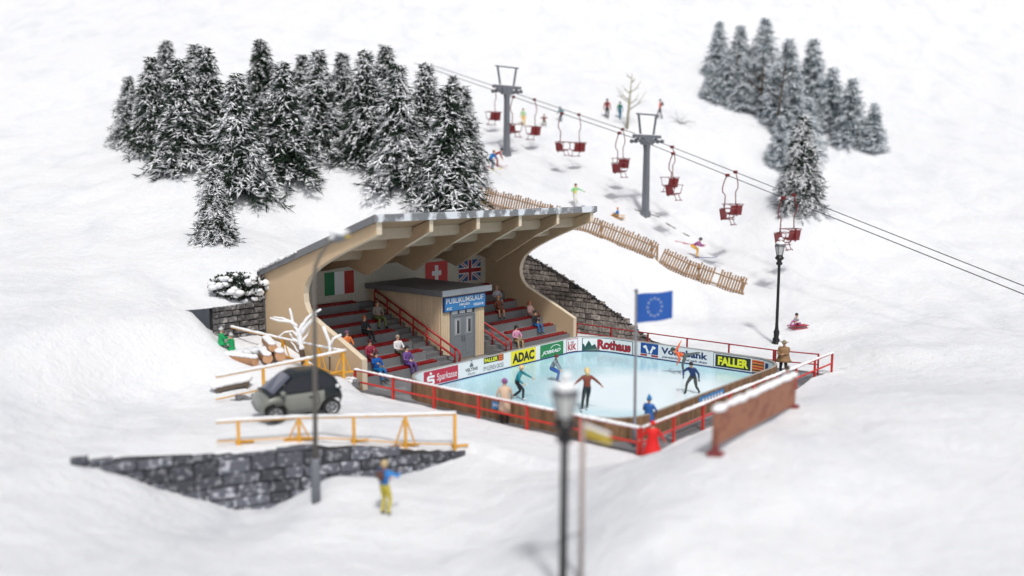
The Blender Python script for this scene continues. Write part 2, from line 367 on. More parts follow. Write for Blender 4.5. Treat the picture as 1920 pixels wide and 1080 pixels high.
def rough(x, y, a=.12):
    return a*noise.noise(Vector((x*.45, y*.45, 0)))+a*.45*noise.noise(Vector((x*1.3, y*1.3, 5)))
UW = 18.5
def gz(x, y):
    u, v = toUV(x, y)
    if v < -.3 or u > UW:
        k = min(1, max(0, min(abs(v+.3) if v < 0 and u < UW else 9, u-UW if u > UW else 9)))
        return HILL(x, y)+rough(x, y, .22)*k
    if u < -.5 or v > 21.9:
        e = 0
        if u < -.5: e = max(e, -.5-u)
        if v > 21.9: e = max(e, v-21.9)
        z = seam(FRONT(x, y)-drop(x, y)+rough(x, y)*min(1, e/1.5), x, y, u, v)
        return max(z, .03) if e < 2.5 and v > 6.5 and u < 18 else z
    return .0
def grid_sheet(name, us, vs, keep, zf, m, base=None):
    idx = {}; V = []; Fc = []
    UU, VV = np.meshgrid(us, vs, indexing='ij')
    XX = OX+UU*UD.x+VV*VD.x; YY = OY+UU*UD.y+VV*VD.y
    ZZ = zf(XX, YY, UU, VV)
    for i in range(len(us)-1):
        for j in range(len(vs)-1):
            if not keep((us[i]+us[i+1])/2, (vs[j]+vs[j+1])/2): continue
            q = []
            for a, b_ in ((i, j), (i+1, j), (i+1, j+1), (i, j+1)):
                if (a, b_) not in idx: idx[(a, b_)] = len(V); V.append((XX[a, b_], YY[a, b_], ZZ[a, b_]))
                q.append(idx[(a, b_)])
            Fc.append(tuple(q[::-1]))
    me = bpy.data.meshes.new(name); me.from_pydata(V, [], Fc); me.materials.append(MATS[m])
    me.polygons.foreach_set('use_smooth', [True]*len(Fc)); me.update()
    o = bpy.data.objects.new(name, me); COL.objects.link(o); return tag(o, kind='structure')
def lines(a, b_, fine0, fine1, f, c):
    xs = list(np.arange(fine0, fine1+1e-6, f)); x = fine0
    st = f
    while x > a: st = min(c, st*1.15); x -= st; xs.insert(0, x)
    x = xs[-1]; st = f
    while x < b_: st = min(c, st*1.15); x += st; xs.append(x)
    return np.array(xs)
def zhill(X, Y, U, V):
    Z = HILL(X, Y); 
    for i in range(Z.shape[0]):
        for j in range(Z.shape[1]):
            u, v = U[i, j], V[i, j]
            k = min(1, max(0, min(abs(v+.3) if u < UW else 9, u-UW if u >= UW and v > -.3 else 9)))
            Z[i, j] += rough(X[i, j], Y[i, j], .22)*k
    return np.clip(Z, -2.4, 60)
us = sorted(set([round(float(q), 4) for q in lines(-70, 140, -8, 60, .55, 5)]+[UW, UW+.1])); vs_ = sorted(set([round(float(q), 4) for q in lines(-110, 90, -38, 26, .55, 5)]+[-.3, -.4]))
grid_sheet('snow_hill', np.array(us), np.array(vs_), lambda u, v: v < -.3 or u > UW, zhill, 'snow')
def zfront(X, Y, U, V):
    Z = FRONT(X, Y)
    for i in range(Z.shape[0]):
        for j in range(Z.shape[1]):
            x, y, u, v = X[i, j], Y[i, j], U[i, j], V[i, j]
            e = max(-.5-u if u < -.5 else 0, v-21.9 if v > 21.9 else 0)
            Z[i, j] += rough(x, y)*min(1, e/1.5)-drop(x, y)
            Z[i, j] = seam(Z[i, j], x, y, u, v)
            if e < 2.5 and v > 6.5 and u < 18: Z[i, j] = max(Z[i, j], .03)
    return np.clip(Z, -2.4, 8.9)
us = sorted(set([round(float(q), 4) for q in lines(-90, 18.5, -26, 4, .22, 3)]+[-.5, UW])); us = [q for q in us if q <= UW]
vs_ = sorted(set([round(float(q), 4) for q in lines(-.3, 90, -.3, 30, .26, 3)]+[21.9])); vs_ = [q for q in vs_ if q >= -.3]
grid_sheet('snow_ground', np.array(us), np.array(vs_), lambda u, v: (u < -.5 or v > 21.9), zfront, 'snow')
# wide base sheet and the walkway round the rink
mb = MB(); mb.add([(-900, -400, -2.6), (900, -400, -2.6), (900, 1200, -2.6), (-900, 1200, -2.6)], [(0, 1, 2, 3)], 'snow'); tag(mb.build('ground'), kind='structure')
mb = MB(); mb.add([B(-.55, -.3), B(16.9, -.3), B(16.9, 21.95), B(-.55, 21.95)], [(0, 1, 2, 3)], 'path_grey'); tag(mb.build('walkway'), kind='structure')
# snow strip between walkway and the slope
def zs(X, Y, U, V):
    Z = np.zeros(X.shape)
    for i in range(Z.shape[0]):
        for j in range(Z.shape[1]): Z[i, j] = .035+.05*noise.noise(Vector((X[i, j]*.8, Y[i, j]*.8, 2)))
    return Z
grid_sheet('snow_verge', np.arange(16.75, 18.9, .25), np.arange(-.3, 24, .3), lambda u, v: True, zs, 'snow')
# ragged snow edge creeping over the walkway along the front railings
mb = MB()
def creep(p0, p1, nrm, w, seed):
    n = 60; vs = []; fs = []
    for i in range(n+1):
        t = i/n; p = p0.lerp(p1, t)
        a = w*(.55+.9*noise.noise(Vector((t*9+seed, 0, 0)))+.5*noise.noise(Vector((t*31+seed, 3, 0))))
        a = max(.05, a)
        for k, (o_, z) in enumerate([(-.9, -.02), (-.1, .09), (a*.6, .07), (a, .0)]):
            vs.append(p+nrm*o_+Vector((0, 0, z)))
    for i in range(n):
        for k in range(3): fs.append((i*4+k, i*4+k+1, (i+1)*4+k+1, (i+1)*4+k))
    mb.add(vs, fs, 'snow')
creep(B(-.5, 7), B(-.5, 21.9), UD, .28, 1); creep(B(-.5, 21.9), B(17, 21.9), -VD, .3, 4)
tag(mb.build('snow_edge', smooth=True), kind='structure')
# ------------------------------------------------------------------ grandstand
L = 16.35; TH = .3
O0 = B(0, 0, 0)
gs = empty('grandstand', B(8.2, 4, 0), 'beige open-fronted grandstand with sloping grey roof and rows of red seats behind the ice rink', 'grandstand')
def zr(v): return 4.75+.3448*v            # underside of the roof
prof = [(0, -.3), (0, 4.73), (8.12, 7.53), (8.12, 6.98), (6.14, 6.22), (5.03, 5.75), (4.27, 5.38), (3.75, 5.08), (3.36, 4.75), (3.13, 4.4), (3.02, 4.0), (3.06, 3.6), (3.22, 3.27), (3.55, 2.95), (4.18, 2.66), (5.66, 2.03), (7.05, 1.38), (7.05, -.3)]
for u0 in (0, L-TH):
    mb = MB(); n = len(prof)
    a = [B(u0, v, z) for v, z in prof]; c = [B(u0+TH, v, z) for v, z in prof]
    mb.add(a+c, [tuple(range(n)), tuple(range(2*n-1, n-1, -1))], 'stand_plaster')
    for i in range(n):
        j = (i+1) % n; mb.add([a[i], a[j], c[j], c[i]], [(0, 1, 2, 3)], 'stand_edge' if 2 <= i <= 16 else 'stand_plaster')
    mb.build('side_wall', gs)
mb = MB(); mb.box(B, TH+.003, L-TH-.003, .02, .3, -.2, 4.7, 'rear_stucco'); mb.build('rear_wall', gs)
# roof slab with deep fascia
def RF(u, v, z): return B(u, v, zr(v)+z)
mb = MB()
mb.box(RF, -.16, L+.16, -.28, 8.14, .012, .24, 'roof_grey')
mb.build('roof', gs)
mb = MB()
mb.box(B, -.2, L+.2, 8.142, 8.24, zr(8.14)-.03, zr(8.14)+.3, 'roof_fascia'); mb.build('roof_fascia', gs)
for u0 in (-.22, L+.163):
    mb = MB(); mb.box(RF, u0, u0+.057, -.3, 8.138, -.06, .275, 'roof_fascia' if u0 > 0 else 'roof_grey'); mb.build('roof_fascia', gs)
mb = MB()
for i in range(26):   # caked snow on the roof's lower back edge and left verge
    v = -.25+i*.12+random.uniform(-.05, .05); mb.blob(RF(-.16+random.uniform(-.04, .06), v, .26), .1+random.random()*.07*(1-i/40), 'snow_cap', i, 5, sq=(1.2, 1.6, .5))
mb.build('verge_snow', gs, smooth=True); mb = MB()
for i in range(60): mb.blob(RF(i*.27, -.2, .25), .2, 'snow_cap', i, 4, sq=(1.6, 1.3, .5))
mb.build('eaves_snow', gs, smooth=True); mb = MB()
for i in range(110):
    u = -.05+i*.15; mb.blob(B(u, 8.1, zr(8.1)+.26), .055+.05*max(0, noise.noise(Vector((u*.9, 3, 0)))+.2), 'snow_cap', i, 4, sq=(2.4, 1.2, .5))
mb.build('roof_snow', gs, smooth=True)
# soffit sheet under the roof
mb = MB(); mb.add([RF(TH+.01, .31, .006), RF(L-TH-.01, .31, .006), RF(L-TH-.01, 8.1, .006), RF(TH+.01, 8.1, .006)], [(0, 1, 2, 3)], 'stand_shaded_beige'); mb.build('soffit', gs)
bp_ = [(8.12, 7.50), (8.12, 6.98), (6.48, 6.2), (5.0, 5.35), (3.72, 4.66), (2.45, 5.03), (.31, 4.62), (.31, 4.80)]
for k in range(1, 5):
    u0 = k*(L-.22)/5-.02; mb = MB(); n = len(bp_)
    a = [B(u0, v, z-.002) for v, z in bp_]; c = [B(u0+.24, v, z-.002) for v, z in bp_]
    mb.add(a+c, [tuple(range(n)), tuple(range(2*n-1, n-1, -1))], 'stand_shaded_beige')
    for i in range(n):
        j = (i+1) % n; mb.add([a[i], a[j], c[j], c[i]], [(0, 1, 2, 3)], 'stand_edge' if i in (0, 1) else 'stand_shaded_beige')
    mb.build('roof_beam', gs)
for k in range(5):
    ua = (k*(L-.22)/5+.223) if k else TH+.003; ub = ((k+1)*(L-.22)/5-.023) if k < 4 else L-TH-.003
    for v0 in (7.0, 5.3, 3.5):
        mb = MB(); zt = zr(v0)-.004
        # cross rib with a chamfered pale lower face
        pl = [(v0, zt), (v0, zt-.40), (v0-.18, zt-.52), (v0-.42, zt-.40), (v0-.42, zr(v0-.42)-.004)]
        a = [B(ua, v, z) for v, z in pl]; c = [B(ub, v, z) for v, z in pl]
        mb.add(a+c, [(0, 1, 2, 3, 4), (9, 8, 7, 6, 5), (0, 5, 6, 1), (1, 6, 7, 2), (2, 7, 8, 3), (3, 8, 9, 4), (4, 9, 5, 0)], 'purlin_wood' )
        mb.build('roof_rib', gs)
# terraces: front riser of row i at v=6.8-.985 i, tread height .47+.395 i
def vrow(i): return 6.8-.985*i
def zrow(i): return .47+.395*i
UA, UB_, UC, UDD = TH+.004, 5.25, 11.3, L-TH-.004
for (ua, ub) in ((UA, UB_), (UC, UDD)):
    mb = MB(); pts = [(vrow(0), -.1)]
    for i in range(7):
        pts.append((vrow(i), zrow(i))); pts.append((vrow(i+1) if i < 6 else .305, zrow(i)))
    pts.append((.305, -.1)); n = len(pts)
    a = [B(ua, v, z) for v, z in pts]; c = [B(ub, v, z) for v, z in pts]
    mb.add(a+c, [tuple(range(n)), tuple(range(2*n-1, n-1, -1))]+[(i, (i+1) % n, n+(i+1) % n, n+i) for i in range(n)], 'terrace_grey')
    mb.build('terrace', gs)
    for i in range(7):
        mb = MB(); x = ua+.1 if ua < 5 else ua+.35; e = ub-.25 if ua < 5 else ub-.25
        while x < e:
            w = .43; f = lambda a_, b_, c_, x=x: B(x+a_, vrow(i)-.04-b_, zrow(i)+c_)
            # moulded seat pad: low lip, dished middle
            mb.prism([f(0, 0, .003), f(0, 0, .09), f(0, .05, .11), f(0, .14, .07), f(0, .22, .09), f(0, .25, .13), f(0, .28, .13), f(0, .28, .003)], UD*w, 'seat_red')
            x += .47
        mb.build('seat_row', gs)
# stairs left and right of the hut
for (ua, ub) in ((UB_+.004, 6.4), (9.8, UC-.004)):
    mb = MB(); pts = [(7.6, -.1)]; n_ = 15; zz = 0
    for k in range(n_):
        v = 7.25-k*(6.9/n_); zz = .14+k*.19; pts.append((v if k else 7.25, zz-.19 if k else 0.0)); pts.append((v, zz))
    pts[0] = (7.25, -.1); pts.append((.305, zz)); pts.append((.305, -.1)); n = len(pts)
    a = [B(ua, v, z) for v, z in pts]; c = [B(ub, v, z) for v, z in pts]
    mb.add(a+c, [tuple(range(n)), tuple(range(2*n-1, n-1, -1))]+[(i, (i+1) % n, n+(i+1) % n, n+i) for i in range(n)], 'stair_grey')
    mb.build('staircase', gs)
for uu in (6.1, 10.08):
    mb = MB(); va, za = 1.15, 3.47; vb, zb = 7.02, 1.0
    def zz(v): return za+(zb-za)*(v-va)/(vb-va)
    P = lambda v, z: B(uu, v, z)
    for dz in (0, -.42):
        mb.tube([P(va, zz(va)+dz), P(vb, zz(vb)+dz)], .055, 'rail_red', 6)
    for v in np.linspace(va, vb-.05, 7):
        mb.tube([P(v, zz(v)), P(v, zz(v)-.92)], .045, 'rail_red', 6)
    mb.tube([P(vb, zz(vb)), P(vb+.18, zz(vb)-.06), P(vb+.3, zz(vb)-.25), P(vb+.28, zz(vb)-.5), P(vb+.12, .06)], .055, 'rail_red', 6)
    mb.build('handrail', gs, smooth=True)
# ------------------------------------------------------------------ hut inside the stand
hut = empty('ticket_hut', B(8.1, 3, 0), 'small flat-roofed timber hut with grey double doors built into the middle of the grandstand', 'hut')
mb = MB()
mb.box(B, 6.46, 9.72, .31, 5.7, .0, 3.5, 'hut_siding')
mb.build('wall', hut)
mb = MB(); v = .35
while v < 5.6: mb.box(B, 6.425, 6.458, v, v+.125, .15, 3.49, 'hut_siding'); v += .15
mb.build('side_boarding', hut); mb = MB()
v = .35
while v < 5.6: mb.box(B, 9.722, 9.755, v, v+.125, .15, 3.49, 'hut_siding'); v += .15
mb.build('side_boarding', hut)
mb = MB(); u = 6.43
while u < 9.66:
    w = .125
    if u+w > 7.1 and u < 8.93: mb.box(B, u, u+w, 5.702, 5.735, 2.72, 3.49, 'hut_siding_front')
    else: mb.box(B, u, u+w, 5.702, 5.735, .05, 3.49, 'hut_siding_front')
    u += .15
mb.build('front_boarding', hut)
for k in range(2):
    a = 7.16+k*.86
    mb = MB(); mb.box(B, a, a+.845, 5.71, 5.76, .1, 2.34, 'door_grey')
    for q in ((a+.24, a+.60, .35, 1.15),):
        mb.box(B, q[0]-.05, q[1]+.05, 5.762, 5.775, q[2]-.03, q[3]+.03, 'door_grey')
    mb.box(B, a+.2, a+.64, 5.762, 5.78, 1.35, 2.22, 'hut_fascia')
    d = mb.build('door', hut)
    mb = MB(); mb.box(B, a+.29, a+.55, 5.782, 5.79, 1.45, 2.12, 'glass_pale'); mb.box(B, a+.36, a+.55, 5.792, 5.796, 1.45, 2.12, 'glass_dark'); mb.build('door_pane', d)
    mb = MB(); mb.box(B, a+(.74 if k == 0 else .05), a+(.79 if k == 0 else .1), 5.762, 5.83, 1.05, 1.3, 'steel_grey'); mb.build('door_handle', d)
mb = MB()
mb.box(B, 7.08, 7.155, 5.70, 5.8, .05, 2.72, 'door_grey'); mb.box(B, 8.87, 8.945, 5.70, 5.8, .05, 2.72, 'door_grey'); mb.box(B, 7.155, 8.87, 5.70, 5.79, 2.345, 2.42, 'door_grey'); mb.box(B, 7.155, 8.87, 5.70, 5.73, 2.42, 2.72, 'glass_dark')
for k in range(3): mb.box(B, 7.22+k*.56, 7.62+k*.56, 5.732, 5.75, 2.46, 2.68, 'glass_pale')
mb.build('door_frame', hut)
mb = MB(); mb.box(B, 6.22, 9.95, .31, 5.98, 3.5, 3.76, 'hut_roof'); mb.build('roof', hut, bevel=.02)
mb = MB(); mb.box(B, 6.2, 9.98, 5.982, 6.05, 3.49, 3.79, 'hut_fascia'); mb.box(B, 6.15, 6.218, .35, 6.05, 3.49, 3.775, 'hut_roof'); mb.build('roof_edge', hut)
mb = MB(); mb.box(B, 6.52, 9.7, 5.755, 5.84, 2.64, 3.4, 'sign_navy'); mb.box(B, 6.6, 9.66, 5.842, 5.85, 2.68, 3.36, 'sign_blue')
sg = mb.build('sign_board', hut)
mb = MB(); fr = lambda a, b_: B(a, 5.856, b_)
put_text(mb, fr, 'PUBLIKUMSLAUF', 6.68, 9.5, 3.06, 3.32, 'white_mark', .012)
put_text(mb, fr, 'UMKLEIDE', 7.65, 8.45, 2.88, 3.0, 'white_mark', .02); put_text(mb, fr, 'VERLEIH', 8.72, 9.36, 2.78, 2.91, 'white_mark', .02)
put_poly(mb, fr, [(9.42, 2.76), (9.54, 2.845), (9.42, 2.93)], 'white_mark'); put_poly(mb, fr, [(6.82, 2.73), (6.7, 2.8), (6.82, 2.88)], 'white_mark')
put_text(mb, fr, 'WC', 6.86, 7.1, 2.73, 2.88, 'white_mark', .02); put_poly(mb, fr, [(7.98, 2.82), (8.12, 2.82), (8.05, 2.75)], 'white_mark')
mb.build('lettering', sg, recalc=False)
# ------------------------------------------------------------------ flags on the rear wall
def flag(label, parts, u):
    r = empty('wall_flag', B(u, .31, 3.8), label, 'flag', 'flags hung on the rear wall of the grandstand')
    k = 0
    for nm, f in parts:
        mb = MB(); f(mb, lambda a, b_, k=k: B(a, .312+.004*k, b_)); k += 1; mb.build(nm, r, recalc=False)
def ital(i, m):
    def f(mb, fr):
        a = 3.43+i*.655; put_rect(mb, fr, a, a+.655, 3.32, 4.52, m)
    return f
flag('green white and red tricolour flag on the rear wall of the stand', [('green_stripe', ital(0, 'ital_green')), ('white_stripe', ital(1, 'flag_white')), ('red_stripe', ital(2, 'ital_red'))], 4.4)
def sw(mb, fr): put_rect(mb, fr, 10.76, 12.62, 3.15, 4.55, 'swiss_red')
def swc(mb, fr):
    x, z, a, w = 11.69, 3.87, .46, .14
    put_poly(mb, fr, [(x-w, z-a), (x+w, z-a), (x+w, z-w), (x+a*.85, z-w), (x+a*.85, z+w), (x+w, z+w), (x+w, z+a), (x-w, z+a), (x-w, z+w), (x-a*.85, z+w), (x-a*.85, z-w), (x-w, z-w)], 'flag_white')
flag('red flag with a white cross on the rear wall above the hut roof', [('field', sw), ('cross', swc)], 11.7)
X0, X1, Z0, Z1 = 13.6, 15.58, 3.18, 4.45
def ukb(mb, fr): put_rect(mb, fr, X0, X1, Z0, Z1, 'uk_blue')
def diag(w, m):
    def f(mb, fr):
        for (a, b_, c, d) in ((X0, Z0, X1, Z1), (X0, Z1, X1, Z0)):
            s = 1 if d > b_ else -1
            put_poly(mb, fr, [(a, b_), (a+w, b_), (c, d-s*w*.64), (c, d), (c-w, d), (a, b_+s*w*.64)], m)
    return f
def ucr(w, m):
    def f(mb, fr):
        x, z = (X0+X1)/2, (Z0+Z1)/2
        put_poly(mb, fr, [(x-w, Z0), (x+w, Z0), (x+w, z-w), (X1, z-w), (X1, z+w), (x+w, z+w), (x+w, Z1), (x-w, Z1), (x-w, z+w), (X0, z+w), (X0, z-w), (x-w, z-w)], m)
    return f
flag('dark blue flag with red and white crosses on the rear wall at the right end', [('field', ukb), ('white_diagonals', diag(.2, 'flag_white')), ('red_diagonals', diag(.07, 'uk_red')), ('white_cross', ucr(.19, 'flag_white')), ('red_cross', ucr(.12, 'uk_red'))], 14.6)
# ------------------------------------------------------------------ rink
RU1, RU2, RV1, RV2, RR, HB = .25, 14.56, 9.01, 20.55, 1.75, .88
segs = []
def ring_pts():
    # starts at the left corner's end on the stand side, runs +u, +v, -u, -v
    P = []; n = 10
    def arc(cu, cv, a0):
        for k in range(n+1):
            w = a0+math.pi/2*k/n; P.append((cu+RR*math.cos(w), cv+RR*math.sin(w)))
    P.append((RU1+RR, RV1)); arc(RU2-RR, RV1+RR, -math.pi/2); arc(RU2-RR, RV2-RR, 0); arc(RU1+RR, RV2-RR, math.pi/2); arc(RU1+RR, RV1+RR, math.pi)
    Q = [P[0]]
    for p in P[1:]:
        if (p[0]-Q[-1][0])**2+(p[1]-Q[-1][1])**2 > 1e-6: Q.append(p)
    if (Q[0][0]-Q[-1][0])**2+(Q[0][1]-Q[-1][1])**2 < 1e-6: Q.pop()
    return Q
RP = ring_pts(); NR = len(RP); SL = [0]
for i in range(NR): a, c = RP[i], RP[(i+1) % NR]; SL.append(SL[-1]+math.hypot(c[0]-a[0], c[1]-a[1]))
def rp(s, off=0):
    s %= SL[-1]; i = max(k for k in range(NR) if SL[k] <= s); a, c = RP[i], RP[(i+1) % NR]; t = (s-SL[i])/(SL[i+1]-SL[i])
    # smooth normal
    def nrm(j):
        p, q = RP[(j-1) % NR], RP[(j+1) % NR]; du, dv = q[0]-p[0], q[1]-p[1]; l = math.hypot(du, dv); return (-dv/l, du/l)
    n0, n1 = nrm(i), nrm((i+1) % NR)
    if SL[i+1]-SL[i] > 2:
        du, dv = c[0]-a[0], c[1]-a[1]; l = math.hypot(du, dv); n0 = n1 = (-dv/l, du/l)
    nu, nv = n0[0]+(n1[0]-n0[0])*t, n0[1]+(n1[1]-n0[1])*t; l = math.hypot(nu, nv)
    return a[0]+(c[0]-a[0])*t+nu/l*off, a[1]+(c[1]-a[1])*t+nv/l*off
def RPf(off): return lambda s, z: B(*rp(s, off), z)
mb = MB(); n = 96; vs = [B(*rp(SL[-1]*k/n, .0), .03) for k in range(n)]
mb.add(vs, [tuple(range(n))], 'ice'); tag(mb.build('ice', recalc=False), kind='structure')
rink = empty('rink_boards', B(7.4, 14.8, 0), 'low curved rink boards round the ice, white inside with adverts and brown planks outside', 'rink boards')
NS = 400
def band(mb, o0, z0, o1, z1, m, s0=0, s1=None, n=None):
    s1 = SL[-1] if s1 is None else s1; n = n or max(1, int((s1-s0)/.25)); vs = []; fs = []
    for k in range(n+1):
        s = s0+(s1-s0)*k/n; 
        if abs(s-SL[-1]) < 1e-6: s = 0
        vs += [B(*rp(s, o0), z0), B(*rp(s, o1), z1)]
    for k in range(n): fs.append((2*k, 2*k+1, 2*k+3, 2*k+2))
    mb.add(vs, fs, m)
mb = MB(); band(mb, .0, .02, .0, HB, 'white_paint'); mb.build('inner_panel', rink, recalc=False)
mb = MB(); band(mb, .02, .03, .02, .09, 'navy_mark'); band(mb, .02, .09, .003, .09, 'navy_mark'); mb.build('kick_strip', rink, recalc=False)
mb = MB(); s = 0
while s < SL[-1]-.01:
    w = min(.13+random.random()*.05, SL[-1]-s-.002); d = random.uniform(-.115, -.1); f = [B(*rp(s+.004, d), 0), B(*rp(s+w-.004, d), 0)]
    t = Vector((0, 0, HB-random.uniform(.02, .035)))
    g = [B(*rp(s+.004, -.05), 0), B(*rp(s+w-.004, -.05), 0)]
    mb.add([f[0], f[1], f[1]+t, f[0]+t, g[0], g[1], g[1]+t, g[0]+t], [(0, 1, 2, 3), (0, 3, 7, 4), (1, 5, 6, 2), (3, 2, 6, 7)], 'board_wood'); s += w
mb.build('outer_planks', rink, recalc=False)
mb = MB(); band(mb, -.05, 0, -.05, HB-.03, 'board_wood'); band(mb, .012, HB, -.09, HB, 'board_cap'); band(mb, .012, HB-.03, .012, HB, 'board_cap'); band(mb, -.09, HB-.03, -.09, HB, 'board_cap'); band(mb, .0, HB-.03, -.09, HB-.03, 'board_cap'); mb.build('cap_rail', rink, recalc=False)
# adverts; s on the stand side = u-(RU1+RR); on the right side s = SR+v
S0 = -(RU1+RR)
iR = max(k for k in range(NR) if abs(RP[k][0]-RU2) < 1e-6 and RP[k][1] < RV2-RR+.01 and RP[k][1] < 15)
SRR = SL[iR]-RP[iR][1]
fA = RPf(.006); fB = RPf(.010); fC = RPf(.014); fD = RPf(.018); fE = RPf(.022)
def ad(panel_fn, label=None, letter_fn=None):
    mb = MB(); panel_fn(mb); p = mb.build('advert_panel', rink, recalc=False)
    if label: p['label'] = label
    if letter_fn:
        mb = MB(); letter_fn(mb); mb.build('lettering', p, recalc=False)
s_ = lambda u: (u+S0) % SL[-1]
def sp(mb):
    put_rect(mb, fA, s_(1.86)-SL[-1], s_(4.13), .12, .79, 'spark_red', 10)
def spl(mb):
    a = -.05
    put_text(mb, fB, 'Sparkasse', 2.73+S0, 4.05+S0, .17, .60, 'white_mark', .0)
    k = 2.08+S0; f = lambda x, y: fB(k+x*.48, .13+y*.52)
    put_poly(mb, f, [(.1, .0), (.85, .0), (1, .12), (1, .42), (.85, .54), (.3, .54), (.3, .64), (1, .64), (1, .84), (.15, .84), (0, .72), (0, .46), (.15, .34), (.72, .34), (.72, .2), (.1, .2)], 'white_mark')
    put_disc(mb, f, .5, 1.02, .15, .12, 'white_mark')
ad(sp, 'crimson bank advert panel', spl)
def bt(mb): put_poly(mb, fA, [(-1.35, .2), (-.85, .2), (-.85, .75), (-1.35, .55)], 'blue_mark')
ad(bt, 'dark blue corner of an advert at the left bend')
def vp(mb): put_rect(mb, fA, 4.4+S0, 5.7+S0, .1, .8, 'white_paint', 3)
def vl(mb):
    f = fB; o = S0
    put_text(mb, f, 'VELTINS', 4.62+o, 5.5+o, .34, .5, 'black_mark', .03); put_text(mb, f, 'Pilsener', 4.78+o, 5.36+o, .16, .29, 'grey_mark', 0, .4)
    put_poly(mb, f, [(4.95+o, .54), (5.18+o, .54), (5.2+o, .62), (5.12+o, .68), (5.14+o, .76), (5.06+o, .72), (4.98+o, .76), (5.0+o, .68), (4.92+o, .62)], 'grey_mark'); put_disc(mb, f, 5.06+o, .82, .04, .03, 'grey_mark')
ad(vp, 'white brewery advert panel with small dark crest', vl)
def f1(mb): put_rect(mb, fA, 5.95+S0, 7.42+S0, .53, .82, 'faller_black', 4)
def f1l(mb):
    put_text(mb, fB, 'FALLER', 6.0+S0, 6.98+S0, .58, .77, 'lime_mark', .04)
    put_rect(mb, fB, 7.05+S0, 7.36+S0, .50, .84, 'orange_mark')
    for k in range(3): put_rect(mb, fC, 7.08+S0, 7.33+S0, .54+k*.1, .58+k*.1, 'red_mark')
    put_text(mb, fB, 'IM KLEINEN GROSS', 5.93+S0, 7.42+S0, .18, .4, 'grey_mark', .0)
ad(f1, 'small black advert with yellow lettering', f1l)
def a1(mb): put_rect(mb, fA, 8.0+S0, 10.0+S0, .1, .82, 'yellow_mark', 6)
ad(a1, 'yellow advert panel with black lettering', lambda mb: put_text(mb, fB, 'ADAC', 8.12+S0, 9.88+S0, .2, .7, 'black_mark', .05))
def j1(mb): put_rect(mb, fA, 10.38+S0, 12.4+S0, .1, .8, 'green_mark', 6)
def j1l(mb):
    put_text(mb, fB, 'JOBRAD', 10.5+S0, 12.15+S0, .22, .46, 'white_mark', .03, .35)
    for k in range(10):
        w0, w1 = math.pi*(.15+.7*k/10), math.pi*(.15+.7*(k+1)/10); g = lambda w, r: (11.7+S0+.5*r*math.cos(w), .42+.27*r*math.sin(w))
        put_poly(mb, fB, [g(w0, 1), g(w1, 1), g(w1, .88), g(w0, .88)], 'white_mark')
ad(j1, 'green advert panel with white lettering', j1l)
def k1(mb): put_rect(mb, fA, 12.68+S0, 13.55+S0, .08, .8, 'red_mark', 4); put_rect(mb, fB, 12.71+S0, 13.52+S0, .11, .77, 'white_paint', 4)
ad(k1, 'small white advert with red lettering', lambda mb: put_text(mb, fC, 'kik', 12.8+S0, 13.44+S0, .18, .68, 'red_mark', .02))
# Rothaus .. right-hand side
sA = SRR+9.35; sB = SRR+12.02
def r1(mb): put_rect(mb, fA, sA-.35, sB, .07, .8, 'dgreen_mark', 10); put_rect(mb, fB, sA-.31, sB-.04, .1, .77, 'white_paint', 10)
def r1l(mb):
    put_poly(mb, fC, [(sA-.31, .1), (sA+.75, .1), (sA+.5, .2), (sA+.38, .45), (sA+.2, .35), (sA+.05, .68), (sA-.15, .35), (sA-.31, .5)], 'dgreen_mark')
    put_text(mb, fC, 'Rothaus', sA+.5, sB-.12, .17, .72, 'black_mark', .06); put_text(mb, fD, 'Rothaus', sA+.51, sB-.14, .18, .71, 'red_mark', .03)
ad(r1, 'white brewery advert with red lettering and dark green border', r1l)
def v1(mb): put_rect(mb, fA, SRR+12.5, SRR+13.56, .26, .82, 'blue_mark', 3)
def v1l(mb):
    f = lambda x, y: fB(SRR+12.5+x*1.06, .26+y*.56)
    for sx in (1, -1):
        g = lambda x, y: f(.5+sx*(x-.5), y)
        put_poly(mb, g, [(.12, .68), (.34, .68), (.48, .2), (.44, .02), (.36, .1), (.28, .5), (.2, .5)], 'white_mark'); put_poly(mb, g, [(.12, .68), (.3, .82), (.4, .6), (.34, .68)], 'white_mark')
    put_rect(mb, fB, SRR+12.5, SRR+12.9, .14, .23, 'red_mark'); put_rect(mb, fB, SRR+13.16, SRR+13.56, .14, .23, 'red_mark')
    put_text(mb, fB, 'Volksbank', SRR+13.74, SRR+16.4, .38, .72, 'navy_mark', .035)
    put_text(mb, fB, 'persönlich und nah dran', SRR+13.8, SRR+16.38, .15, .29, 'navy_mark', .02, .2)
ad(v1, 'blue square bank emblem with navy lettering beside it', v1l)
def f2(mb):
    put_rect(mb, fA, SRR+16.72, SRR+18.8, .07, .82, 'black_mark', 8); put_rect(mb, fB, SRR+16.75, SRR+18.8, .1, .79, 'white_paint', 8)
    put_rect(mb, fC, SRR+16.84, SRR+18.72, .14, .75, 'faller_black', 8)
    for z in (.1, .79): put_rect(mb, fB, SRR+18.8, SRR+20.6, z, z+.03, 'black_mark', 10)
def f2l(mb):
    put_text(mb, fD, 'FALLER', SRR+16.98, SRR+18.6, .23, .66, 'lime_mark', .05)
    put_rect(mb, fC, SRR+18.78, SRR+19.5, .16, .73, 'orange_mark', 5)
    for k in range(4): put_rect(mb, fD, SRR+18.8, SRR+19.48, .2+k*.14, .26+k*.14, 'red_mark' if k % 2 else 'faller_black', 5)
    put_rect(mb, fC, SRR+19.56, SRR+19.8, .2, .68, 'navy_mark', 2)
ad(f2, 'large black advert with yellow lettering at the right bend', f2l)
